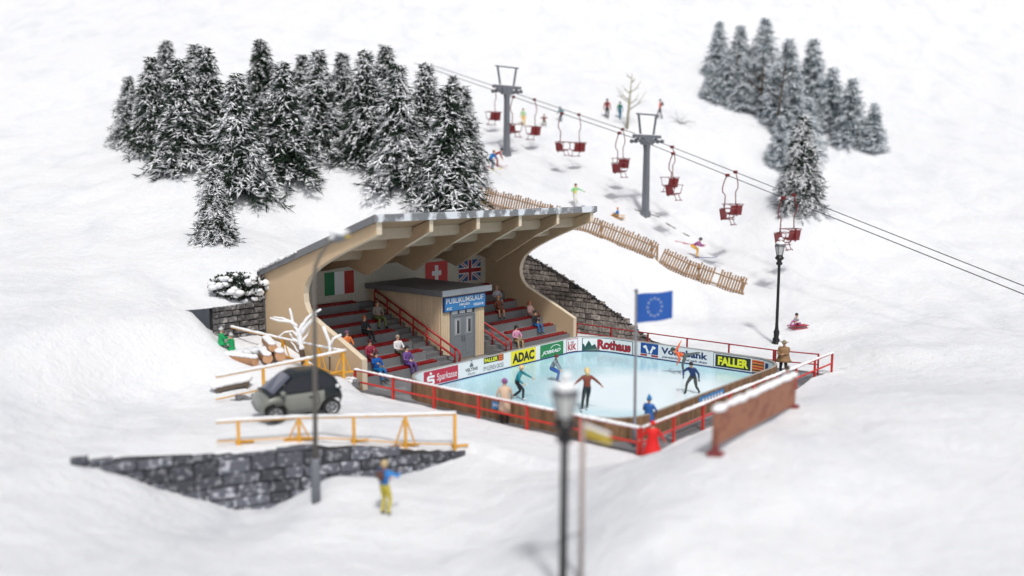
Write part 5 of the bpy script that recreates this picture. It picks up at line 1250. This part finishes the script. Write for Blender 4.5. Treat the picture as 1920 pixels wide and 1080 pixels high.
for i, (x, y, d, s, lab) in enumerate(LG):
    q = at_d(x, y, d); rz = R(24 if i < 3 else 64)
    if i == 0: lg.location = q; lg.rotation_euler = (0, 0, rz); lg.scale = (s, s, s); lg['label'] = lab
    else: copy_thing(lg, q, rz, lab, s)
# snow blanket over the logs
mb = MB(); c = at_d(455, 655, 42.6)
for k in range(16): mb.blob(at_d(420+k*5, 664-k*.6, 40.3+.1*(k % 3)), .26, 'snow', k, 5, .2, (1.3, 1.5, .55))
tag(mb.build('snow_drift', smooth=True), kind='structure')
# snow-covered bench
e = empty('bench', at_d(444, 722, 36.4), 'low dark plank bench buried under snow at the left behind the railing', 'bench'); b0, b1 = at_d(404, 727, 36.2), at_d(468, 714, 36.8); dd = b1-b0; dz = Vector((0, 0, 1)); n_ = dd.cross(dz).normalized()
mb = MB(); mb.prism([b0-dz*.02, b1-dz*.02, b1-dz*.18, b0-dz*.18], -n_*.4, 'wood_dark'); mb.build('seat', e)
for t in (.12, .88):
    q = b0.lerp(b1, t); mb = MB(); mb.prism([q-dz*.16, q-dz*.16-n_*.4, q-dz*.6-n_*.4, q-dz*.6], dd.normalized()*.1, 'wood_dark'); mb.build('leg', e)
mb = MB()
for k in range(12): mb.blob(b0.lerp(b1, (k+.3)/12)-n_*.2+dz*.08, .2, 'snow_cap', k, 5, .15, (1.2, 1.3, .8))
mb.build('snow', e, smooth=True)
# rocks
def rocks(px, py, d, r0, n, label, sp=.6, seed=1, snow=True, name='rock_heap'):
    rd = random.Random(seed); c = at_d(px, py, d); e = empty(name, c, label, 'rocks'); mb = MB(); ms = MB()
    for k in range(n):
        q = c+Vector((rd.uniform(-sp, sp), rd.uniform(-sp*.5, sp*.5), rd.uniform(-.25, .25)*sp)); r_ = r0*rd.uniform(.5, 1.1); mb.blob(q, r_, 'rock', seed*9+k, 5, .5, (1.2, 1, .75))
        if snow: ms.blob(q+Vector((0, 0, r_*.55)), r_*.75, 'snow_cap', k, 5, .3, (1.2, 1, .5))
    mb.build('boulders', e); 
    if snow: ms.build('snow', e, smooth=True)
    return e
rocks(648, 722, 39.1, .32, 8, 'grey snow-topped rocks below the right end of the middle railing, behind the car', .4, 3)
rocks(468, 750, 35.5, .16, 9, 'dark low stones in the snow just left of the car', .55, 5, False)
# twiggy bush by the rocks
def wire_bush(c, label, r0, n, m='bark', snow=True):
    rd = random.Random(5); e = empty('bare_shrub', c, label, 'shrub'); mb = MB(); ms = MB()
    for k in range(n):
        d = Vector((rd.uniform(-1, 1), rd.uniform(-.6, .6), rd.uniform(.1, 1))).normalized(); q = c.copy(); pts = [q.copy()]
        for j in range(4): d = (d+Vector((rd.uniform(-.5, .5), rd.uniform(-.5, .5), rd.uniform(-.5, .3)))).normalized(); q = q+d*r0*.3; pts.append(q.copy())
        mb.tube(pts, [.014, .012, .01, .008, .005], m, 4)
        if snow and k % 3 == 0: ms.blob(pts[2], .05, 'snow_cap', k, 4, .2)
    mb.build('twigs', e); 
    if snow: ms.build('snow', e, smooth=True)
wire_bush(at_d(652, 752, 38.5), 'small bare twiggy shrub on the snow right of the parked car', .55, 16)
# ------------------------------------------------------------------ bare snow-laden tree
def snow_tree():
    b = at_d(572, 684, 39.3); e = empty('bare_tree', b, 'small bare tree with thick white snow-coated branches in front of the stand wall', 'bare tree')
    mb = MB(); mb.tube([b+Vector((0, 0, -.3)), at_d(567, 665, 39.3), at_d(563, 645, 39.3)], [.13, .12, .1], 'bark', 8); mb.build('trunk', e, smooth=True)
    P = lambda x, y, o=0: at_d(x, y, 39.3+o)
    br = [([(566, 655), (563, 640), (560, 622), (567, 608)], .16), ([(562, 640), (557, 618), (548, 602), (543, 578)], .11), ([(557, 612), (545, 603), (525, 601), (506, 596)], .09), ([(548, 604), (530, 596), (512, 594)], .07),
          ([(567, 612), (574, 598), (586, 588), (602, 580)], .11), ([(566, 625), (578, 608), (588, 596), (592, 590)], .13), ([(562, 634), (548, 620), (535, 622), (520, 632)], .06), ([(558, 640), (548, 632), (543, 624)], .07), ([(566, 640), (576, 628), (580, 615)], .07),
          ([(563, 648), (556, 640), (550, 634)], .06), ([(560, 660), (552, 648), (545, 640)], .05)]
    for k, (pts, r_) in enumerate(br):
        o = random.uniform(-.35, .35); q = [P(x, y, o*i/3) for i, (x, y) in enumerate(pts)]
        fine = []
        for i in range(len(q)-1):
            for j in range(4): fine.append(q[i].lerp(q[i+1], j/4)+Vector([noise.noise(Vector((k*3.1, i+j*.3, c)))*.04 for c in (0, 5, 9)]))
        fine.append(q[-1]); nf = len(fine)
        mb = MB(); mb.tube(fine, [r_*(1-.55*i/nf)*.45 for i in range(nf)], 'bark', 5); bo = mb.build('branch', e, smooth=True)
        mb = MB(); mb.tube([f_+Vector((0, 0, r_*.12)) for f_ in fine], [r_*.78*(1-.5*i/nf)*(1+.3*noise.noise(Vector((i*.8, k, 0)))) for i in range(nf)], 'snow_cap', 8); mb.build('snow', bo, smooth=True)
snow_tree()
e = empty('bare_tree', at_d(622, 700, 38.9), 'thin forked white snow-coated sapling at the right end of the middle railing', 'bare tree')
for k, (pts, r_) in enumerate(((([(618, 668), (619, 655), (617, 640), (611, 625), (606, 612)]), .075), (([(619, 650), (625, 635), (640, 628)]), .06))):
    q = [at_d(x, y, 38.9) for x, y in pts]; 
    if k == 0: q = [Vector((q[0].x, q[0].y, q[0].z-.6))]+q
    mb = MB(); mb.tube(q, r_*.5, 'bark', 5); mb.build('trunk' if k == 0 else 'branch', e); mb = MB(); mb.tube([p+Vector((0, 0, .015)) for p in q[0 if k else 1:]], r_, 'snow_cap', 7); mb.build('snow', e, smooth=True)
# ------------------------------------------------------------------ bush above the left stone wall
def leaf_bush(c, label, sx, sz, n, seed=2):
    rg = np.random.default_rng(seed); e = empty('snowy_bush', c, label, 'bush'); mb = MB(); ms = MB(); ms2 = MB()
    for k in range(n):
        d = Vector(rg.normal(size=3)); d.normalize(); q = c+Vector((d.x*sx, d.y*sx*.5, d.z*sz))*rg.uniform(.4, 1); a = Vector(rg.normal(size=3)).normalized()*.09; b_ = a.cross(Vector(rg.normal(size=3))).normalized()*.06
        mb.add([q-a, q-b_, q+a, q+b_], [(0, 1, 2, 3)], 'leaf_dark')
    for k in range(int(n/22)):
        d = Vector(rg.normal(size=3)); d.normalize(); q = c+Vector((d.x*sx, d.y*sx*.55, d.z*sz))*rg.uniform(.55, 1); ms.blob(q, rg.uniform(.08, .2), 'snow_cap', k, 4, .3, (1.3, 1, .8))
    mb.build('leaves', e, recalc=False); ms.build('snow', e, smooth=True)
leaf_bush(at_v(447, 537, -.9), 'snow-covered evergreen bush above the left stone wall', 1.5, .75, 1500)
leaf_bush(at_v(478, 545, -.7), 'smaller snow-covered bush squeezed between the wall and the grandstand corner', .8, .6, 600, 4)
mb = MB(); q = at_u(494, 520, -.3); q2 = at_u(499, 575, -.3)
gt = mb; mb.tube([B(-.06, -.12, 4.72), B(-.1, -.2, 4.35), B(-.06, -.06, 4.05)], .05, 'rail_red', 6); mb.build('downpipe', gs)
# ------------------------------------------------------------------ car
def car():
    p = at_d(558, 784, 32.3); g = gz(p.x, p.y); e = empty('parked_car', (p.x, p.y, g+.02), 'tiny two-door grey-green and black city car parked on the snow behind the front railing', 'car', None, R(180+31)); LOCAL.add(e.name); e.scale = (1.2, 1.12, 1.03)
    # local: +x forward, y left, z up.  body section by stations
    X = [-1.22, -1.12, -.9, -.62, -.3, 0, .35, .62, .85, 1.05, 1.18, 1.26]
    ZL = [.42, .30, .24, .22, .2, .2, .2, .22, .24, .22, .28, .40]          # sill
    ZB = [.75, .88, .93, .93, .92, .91, .90, .89, .86, .80, .72, .55]      # shoulder
    W = [.58, .70, .75, .76, .755, .75, .75, .755, .76, .74, .66, .5]
    mb = MB(); secs = []
    for x, zl, zb, w_ in zip(X, ZL, ZB, W):
        ring = [(-w_*.86, zl), (-w_*.98, zl+.1), (-w_, (zl+zb)/2), (-w_*.97, zb-.05), (-w_*.88, zb), (-w_*.3, zb+.035), (w_*.3, zb+.035), (w_*.88, zb), (w_*.97, zb-.05), (w_, (zl+zb)/2), (w_*.98, zl+.1), (w_*.86, zl)]
        secs.append([Vector((x, y, z)) for y, z in ring])
    def wheelarch(v):                                # pull the sill up round the wheels
        for wx in (.86, -.84):
            d = abs(v.x-wx)
            if d < .36 and v.z < .55: v.z = max(v.z, math.sqrt(max(0, .36**2-d*d))+.28) if abs(v.y) > .6 else v.z
        return v
    # refine stations
    fine = []
    for i in range(len(secs)-1):
        for j in range(4): fine.append([secs[i][k].lerp(secs[i+1][k], j/4) for k in range(12)])
    fine.append(secs[-1]); fine = [[wheelarch(v) for v in r_] for r_ in fine]
    vs = [v for r_ in fine for v in r_]; nr = len(fine)
    fsx = [(i*12+k, i*12+k+1, (i+1)*12+k+1, (i+1)*12+k) for i in range(nr-1) for k in range(11)]
    mid = lambda f: sum((vs[q] for q in f), Vector((0, 0, 0)))/len(f)
    dark = [f for f in fsx if mid(f).x < -.62 and (mid(f).z > .5 or mid(f).x < -1.0) and mid(f).x < -.5-.25*(mid(f).z-.5)]
    ds = set(dark); mb.add(vs, [f for f in fsx if f not in ds]+[tuple((nr-1)*12+k for k in range(12))], 'car_body'); mb.add(vs, dark+[tuple(k for k in range(11, -1, -1))], 'car_dark')
    mb.build('body', e, smooth=True)
    # glasshouse: lofted dark shell
    gx = [(1.02, .86), (.86, .90), (.30, 1.44), (.1, 1.54), (-.35, 1.565), (-.75, 1.50), (-1.0, 1.3), (-1.17, .9)]
    def wg(z): return .70-(z-.88)*.26
    mb = MB(); top = [(x, z) for x, z in gx]; vs = []
    for x, z in top:
        w_ = wg(z); vs += [Vector((x, -w_, z)), Vector((x*.98, -w_*.55, z+.03)), Vector((x*.98, w_*.55, z+.03)), Vector((x, w_, z))]
    n = len(top); F_ = [(i*4+k, i*4+k+1, (i+1)*4+k+1, (i+1)*4+k) for i in range(n-1) for k in range(3)]
    gl_ = [f for i, f in enumerate(F_) if i//3 in (1,)]; rf = [f for f in F_ if f not in gl_]
    # side panels fan
    base = [Vector((x, s*.71, .9)) for s in (-1, 1) for x in (1.0, -1.15)]
    k0 = len(vs); vs += base
    sides = [tuple([i*4 for i in range(n)]+[k0+1, k0]), tuple([i*4+3 for i in range(n)]+[k0+3, k0+2])]
    mb.add(vs, rf+sides, 'car_dark'); mb.build('cabin_shell', e, bevel=0)
    def quad3(nm, pts, m, off=(0, 0, 0)):
        mb = MB(); mb.add([Vector(q)+Vector(off) for q in pts], [tuple(range(len(pts)))], m); return mb.build(nm, e, recalc=False)
    a, b_ = Vector((.90, 0, .91)), Vector((.31, 0, 1.44))
    quad3('windscreen', [(.88, -.66, .915), (.88, -.33, .93), (.88, .33, .93), (.88, .66, .915), (.32, .52, 1.43), (.32, .28, 1.46), (.32, -.28, 1.46), (.32, -.52, 1.43)], 'car_glass', (.022, 0, .02))
    mb = MB(); mb.add([Vector(q) for q in ((.80, .12, 1.01), (.80, .45, 1.0), (.42, .36, 1.37), (.42, .1, 1.39))], [(0, 1, 2, 3)], 'glass_pale'); 
    for s in (-1, 1):
        sh = lambda x, z, s=s: (x, s*(wg(z)+.022), z)
        quad3('side_window', [sh(.74, .95), sh(.36, 1.33), sh(.02, 1.45), sh(-.22, 1.46), sh(-.22, .95)], 'car_side_glass')
        quad3('rear_side_window', [sh(-.34, .98), sh(-.34, 1.45), sh(-.66, 1.42), sh(-.9, 1.2), sh(-.88, 1.0)], 'car_side_glass')
        # door seam + handle + mirror
        mb = MB(); pts = [(.62, .86), (.6, .45), (.45, .3), (-.25, .3), (-.46, .5), (-.42, .88)]
        mb.tube([Vector((x, s*.763, z)) for x, z in pts], .009, 'car_dark', 4); mb.box(lambda x, y, z: Vector((x, s*(.757+y), z)), -.3, -.14, 0, .03, .72, .76, 'car_dark'); mb.build('door_trim', e)
        mb = MB(); mb.blob((.66, s*.84, .98), .12, 'car_body', 1, 6, .05, (.7, 1, .75)); mb.build('mirror', e, smooth=True)
        mb = MB(); mb.blob((1.02, s*.5, .70), .14, 'car_lamp', 2, 6, .03, (.85, 1.1, .8)); mb.build('headlight', e, smooth=True)
        for z in (.98, .8): mb = MB(); mb.blob((-1.05, s*.63, z), .085 if z > .9 else .06, 'car_lamp', 3, 6, .02, (.8, .9, 1)); mb.build('rear_light', e, smooth=True)
    mb = MB(); mb.box(lambda x, y, z: Vector((x-abs(y)*.18, y, z)), 1.23, 1.30, -.4, .4, .48, .60, 'car_dark'); mb.box(lambda x, y, z: Vector((x-abs(y)*.2, y, z)), 1.15, 1.27, -.5, .5, .24, .34, 'car_dark'); mb.build('grille', e, bevel=.01)
    mb = MB(); mb.box(lambda x, y, z: Vector((x, y, z)), -1.0, 1.05, -.6, .6, .16, .4, 'car_dark'); mb.build('underbody', e)
    for wx in (.86, -.84):
        for s in (-1, 1):
            c = Vector((wx, s*.67, .28)); n = 20
            mb = MB(); prof_ = [(.0, -.09), (.17, -.09), (.25, -.085), (.285, -.05), (.285, .05), (.25, .085), (.19, .09)]
            vs = [c+Vector((r_*math.cos(2*math.pi*k/n), y*s, r_*math.sin(2*math.pi*k/n))) for r_, y in prof_ for k in range(n)]
            mb.add(vs, [(i*n+k, i*n+(k+1) % n, (i+1)*n+(k+1) % n, (i+1)*n+k) for i in range(len(prof_)-1) for k in range(n)], 'tyre'); t_ = mb.build('wheel', e, smooth=True)
            mb = MB(); vs = [c+Vector((r_*math.cos(2*math.pi*k/n), y*s, r_*math.sin(2*math.pi*k/n))) for r_, y in ((.19, .088), (.17, .075), (.05, .08), (.0, .09)) for k in range(n)]
            mb.add(vs, [(i*n+k, i*n+(k+1) % n, (i+1)*n+(k+1) % n, (i+1)*n+k) for i in range(3) for k in range(n)], 'rim')
            for k in range(6):
                w = 2*math.pi*k/6; d = Vector((math.cos(w), 0, math.sin(w))); t2 = Vector((-math.sin(w), 0, math.cos(w))); q = c+Vector((0, s*.088, 0))
                mb.add([q+d*.07-t2*.025, q+d*.15-t2*.035, q+d*.15+t2*.035, q+d*.07+t2*.025], [(0, 1, 2, 3)], 'car_dark')
            mb.build('rim', t_, recalc=False)
car()
# ------------------------------------------------------------------ conifers
def blades(name, base, tip, wid, m, parent, jit=.3):
    """numpy arrays of little three-sided spikes"""
    n = len(base); d = tip-base; ln = np.linalg.norm(d, axis=1, keepdims=True)+1e-6; dn = d/ln
    r_ = rng.normal(size=(n, 3)); a = np.cross(dn, r_); a /= np.linalg.norm(a, axis=1, keepdims=True)+1e-6; b_ = np.cross(dn, a)
    w_ = wid[:, None] if np.ndim(wid) else wid
    midp = base+d*.35
    v = np.stack([base, midp+a*w_, midp+(-.5*a+.87*b_)*w_, midp+(-.5*a-.87*b_)*w_, tip], 1).reshape(-1, 3)
    k = np.arange(n)[:, None]*5; f = np.concatenate([k+np.array([[0, 2, 1]]), k+np.array([[0, 3, 2]]), k+np.array([[0, 1, 3]]), k+np.array([[4, 1, 2]]), k+np.array([[4, 2, 3]]), k+np.array([[4, 3, 1]])], 1).reshape(-1, 3)
    me = bpy.data.meshes.new(name); me.vertices.add(len(v)); me.vertices.foreach_set('co', v.ravel()); me.loops.add(f.size); me.loops.foreach_set('vertex_index', f.ravel())
    me.polygons.add(len(f)); me.polygons.foreach_set('loop_start', np.arange(0, f.size, 3)); me.polygons.foreach_set('loop_total', np.full(len(f), 3)); me.update(calc_edges=True); me.validate()
    me.materials.append(MATS[m]); o = bpy.data.objects.new(name, me); COL.objects.link(o); o.parent = parent; return o
def spruce(label, h=9, rad=2.1, seed=1, mg='needle', mw='twig_snow', snow=.5, nl=34, droop=.5, name='spruce_tree', dens=1.0):
    rg = np.random.default_rng(seed); e = empty(name, (0, 0, 0), label, 'spruce'); LOCAL.add(e.name)
    mb = MB(); mb.tube([(0, 0, -.6), (0, 0, h*.5), (0, 0, h*.97)], [.2*rad/2, .11, .02], 'bark', 7); mb.build('trunk', e, smooth=True)
    gb, gt_, gw = [], [], []; sb, st, sw2 = [], [], []; bmb = MB()
    for li in range(nl):
        t = (li+.3)/nl; z = h*(.03+.95*t**.95); Rr = rad*(1-t)**.8*rg.uniform(.85, 1.12)+.12
        nb = max(5, int((13-5*t)*dens))
        for k in range(nb):
            w_ = 2*math.pi*(k+rg.uniform(-.4, .4))/nb; out = np.array([math.cos(w_), math.sin(w_), 0]); side = np.array([-math.sin(w_), math.cos(w_), 0]); rl = Rr*rg.uniform(.7, 1.15)
            z0 = z+rg.uniform(-.12, .12); dr_ = droop*rg.uniform(.6, 1.4); sb_ = snow*rg.choice([.15, .6, 1.4, 2.2])
            ns = max(3, int(rl/.17)); prev = None
            for s in range(ns+1):
                f = s/ns; q = np.array([0, 0, z0])+out*rl*f+np.array([0, 0, rl*(.14*f-dr_*f*f)])
                if prev is not None and f > .3:
                    nt_ = 3 if f < .6 else 2
                    for _ in range(nt_):
                        dirv = out*rg.uniform(.2, 1.0)+side*rg.normal()*.75+np.array([0, 0, rg.uniform(-.95, .25)]); dirv /= np.linalg.norm(dirv); l_ = rg.uniform(.45, 1.05)*(1-.3*t)
                        b0 = q+rg.normal(size=3)*.04
                        if rg.random() < sb_*(.35+.9*f): sb.append(b0+np.array([0, 0, .04])); st.append(b0+dirv*l_+np.array([0, 0, .04])); sw2.append(rg.uniform(.05, .09))
                        else: gb.append(b0); gt_.append(b0+dirv*l_*1.05); gw.append(rg.uniform(.035, .07))
                elif prev is not None:
                    for _ in range(3):
                        dirv = rg.normal(size=3); dirv /= np.linalg.norm(dirv); gb.append(q); gt_.append(q+dirv*.5); gw.append(.1)
                if prev is not None and rg.random() < sb_*.9 and f > .2:
                    sb.append(prev+np.array([0, 0, .07])); st.append(q+(q-prev)*.8+np.array([0, 0, .07])); sw2.append(rg.uniform(.07, .13))
                prev = q
    blades('needles', np.array(gb), np.array(gt_), np.array(gw), mg, e); blades('snow', np.array(sb), np.array(st), np.array(sw2), mw, e)
    return e
SPR = [spruce('x', 9.5, 2.6, 11, droop=.75, snow=.30), spruce('x', 9.2, 2.45, 12, droop=.8, snow=.46), spruce('x', 9.5, 2.5, 13, droop=.7, snow=.33)]
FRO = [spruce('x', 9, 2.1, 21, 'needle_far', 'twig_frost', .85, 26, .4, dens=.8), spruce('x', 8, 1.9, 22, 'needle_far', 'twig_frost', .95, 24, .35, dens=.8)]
used = set()
def plant(proto, px, py, d, s, label, group, rz=None, sz=1.0, dz=0):
    p = at_d(px, py, d); q = Vector((p.x, p.y, gz(p.x, p.y)+dz)); rz = random.uniform(0, 6.28) if rz is None else rz
    if proto.name not in used: used.add(proto.name); r_ = proto; r_.location = q; r_.rotation_euler = (0, 0, rz)
    else: r_ = copy_thing(proto, q, rz)
    r_.scale = (s, s, s*sz); r_['label'] = label; r_['group'] = group; return r_
GT = 'snowy spruces above the grandstand'
EX = [(2, 392, 322, 63, .9, 'spruce beyond the left edge of the photo, beside the left-most big one'), (0, 345, 345, 61, .85, 'broad spruce farther left, with open snow in front of it'), (1, 372, 275, 71, .85, 'rear spruce left of the dark group'), (2, 292, 320, 66, .8, 'last big spruce but one at the left end of the group'), (0, 318, 268, 74, .8, 'rear spruce near the left end of the group'), (1, 248, 318, 69, .62, 'smallest spruce standing at the far left end of the group')]
TR = [(0, 840, 388, 60, .95, 'tallest dark spruce with heavy snow, its foot just above the grandstand roof'), (1, 748, 352, 62.5, .98, 'snow-laden spruce just left of the tallest one, drooping white branches'),
      (2, 535, 322, 61.5, .92, 'spruce with its foot free on the snow bank, second group from the left'), (0, 448, 332, 58, .88, 'large spruce at the left edge of the photo above the snow bank'), (1, 600, 292, 66, .9, 'snowy spruce right of the free-standing one, slightly farther back'),
      (2, 688, 300, 66, .95, 'dark spruce between the two groups, left of the drooping white one'), (1, 868, 350, 66, .8, 'spruce behind the tallest one, at the edge of the ski slope'), (2, 800, 330, 66, .9, 'spruce filling the gap behind the two front spruces'),
      (0, 495, 280, 70, .9, 'rear spruce between the two left-hand spruces'), (1, 645, 270, 72, .85, 'rear spruce high above the snow bank in the middle'), (2, 570, 265, 73, .8, 'rear spruce above the free-standing spruce'), (0, 725, 270, 72, .9, 'rear spruce above and left of the tall front pair'), (2, 850, 268, 75, .7, 'rear spruce at the top right of the dark group'),
      (1, 405, 448, 50.5, .5, 'low snow-laden spruce cut off by the left edge below the others')]
for i, px, py, d, s, lab in TR+EX: plant(SPR[i], px, py, d, s, lab, GT, sz=.9)
GF = 'frosted trees in the far right corner'
FR_ = [(1, 1330, 196, 97, .55, 'pale frosted spruce at the left end of the far wood'), (0, 1362, 208, 96, .75, 'frosted spruce in the far wood beside the pale left-most one'), (1, 1395, 215, 95, .8, 'frosted spruce in the middle of the far wood'), (0, 1425, 228, 95, .9, 'frosted tree above the snow embankment, far wood'),
       (1, 1452, 250, 92, .9, 'frosted tree beside the thin dark trunk, far wood'), (0, 1482, 272, 90, .95, 'large frosted tree at the right edge of the far wood'), (1, 1462, 296, 85, .7, 'low frosted tree on the edge of the embankment below the thin trunks'), (0, 1497, 335, 80, .7, 'low frosted tree right behind the dark spruce at the right edge'), (1, 1510, 300, 86, .9, 'frosted tree at the extreme right above the near spruce'), (0, 1345, 165, 104, .8, 'rear frosted tree high in the far wood, left'), (1, 1385, 170, 104, .9, 'rear frosted tree high in the far wood, middle'),
       (0, 1430, 180, 103, 1.0, 'rear frosted tree high in the far wood, right of middle'), (1, 1475, 200, 100, 1.0, 'rear frosted tree high in the far wood, right'), (0, 1520, 220, 98, 1.0, 'rearmost frosted tree at the right edge')]
FR_ += [(1, 1556, 268, 93, .95, 'frosted tree right of the photo edge, first beyond the near spruce'), (0, 1592, 300, 90, .85, 'frosted tree farther right, second beyond the near spruce'), (1, 1634, 318, 89, .7, 'small frosted tree at the right end of the far wood')]
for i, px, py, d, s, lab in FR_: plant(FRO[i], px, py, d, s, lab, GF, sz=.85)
plant(SPR[1], 1500, 385, 70, .78, 'dark snowy spruce at the right edge behind the last lift chairs', 'spruce at the right edge', sz=.95)
plant(FRO[1], 1478, 372, 73, .5, 'small frosted spruce left of the dark one at the right edge', 'spruce at the right edge', sz=.9)
# thin bare trunks
def bare(px, py, d, h, m, label, seed, lean=0, n=7):
    rd = random.Random(seed); p = at_d(px, py, d); b = Vector((p.x, p.y, gz(p.x, p.y)-.2)); e = empty('bare_tree', b, label, 'bare tree'); mb = MB()
    mb.tube([b, b+Vector((lean*.5, 0, h*.5)), b+Vector((lean, 0, h))], [.14, .1, .03], m, 6); mb.build('trunk', e, smooth=True); mb = MB()
    for k in range(n):
        t = rd.uniform(.35, .95); q = b+Vector((lean*t, 0, h*t)); s = rd.choice((-1, 1)); l_ = h*.34*(1.15-t)*rd.uniform(.7, 1.4)
        pts = [q, q+Vector((s*l_*.5, rd.uniform(-.3, .3), l_*.35)), q+Vector((s*l_*.9, rd.uniform(-.5, .5), l_*1.0))]; mb.tube(pts, [.06, .045, .015], m, 5)
        mb.tube([pts[1], pts[1]+Vector((s*l_*.35, .1, -.05+l_*.15))], [.035, .01], m, 4)
    mb.build('branches', e, smooth=True)
bare(1175, 240, 86, 5.2, 'bark_pale', 'pale yellowish bare tree among the walkers at the top of the slope', 4, .4, 9)
bare(1452, 262, 89, 7.5, 'bark', 'thin dark leafless trunk in the far wood, leaning right', 6, .8, 6)
bare(1425, 240, 93, 7.0, 'bark', 'second thin dark trunk in the far wood, left of the leaning one', 7, .1, 4)
bare(1380, 205, 96, 6.0, 'bark', 'short brown trunk at the upper left of the far wood', 8, .0, 3)
# small frosted shrubs / dark planks on the slope
wire_bush(on(1276, 222, 88), 'tiny frosted shrub on the snow at the top of the slope', 1.3, 22)
for k, (x0, y0, x1, y1, d, lab) in enumerate(((1190, 365, 1238, 383, 70.5, 'dark edge of a plank sticking out of the snow, beside the pylon foot'), (1250, 391, 1268, 397, 69.5, 'short dark plank edge in the snow, middle of the three'), (1281, 402, 1294, 409, 69, 'last dark plank edge in the snow, towards the purple skier'))):
    a, c = on(x0, y0, d), on(x1, y1, d-.3); mb = MB(); u3 = Vector((0, 0, 1)); mb.prism([a+u3*.07, c+u3*.07, c-u3*.1, a-u3*.1], (0, .3, 0), 'wood_dark'); o = mb.build('wooden_plank', org=a); tag(o, lab, 'plank', 'plank edges in the snow')
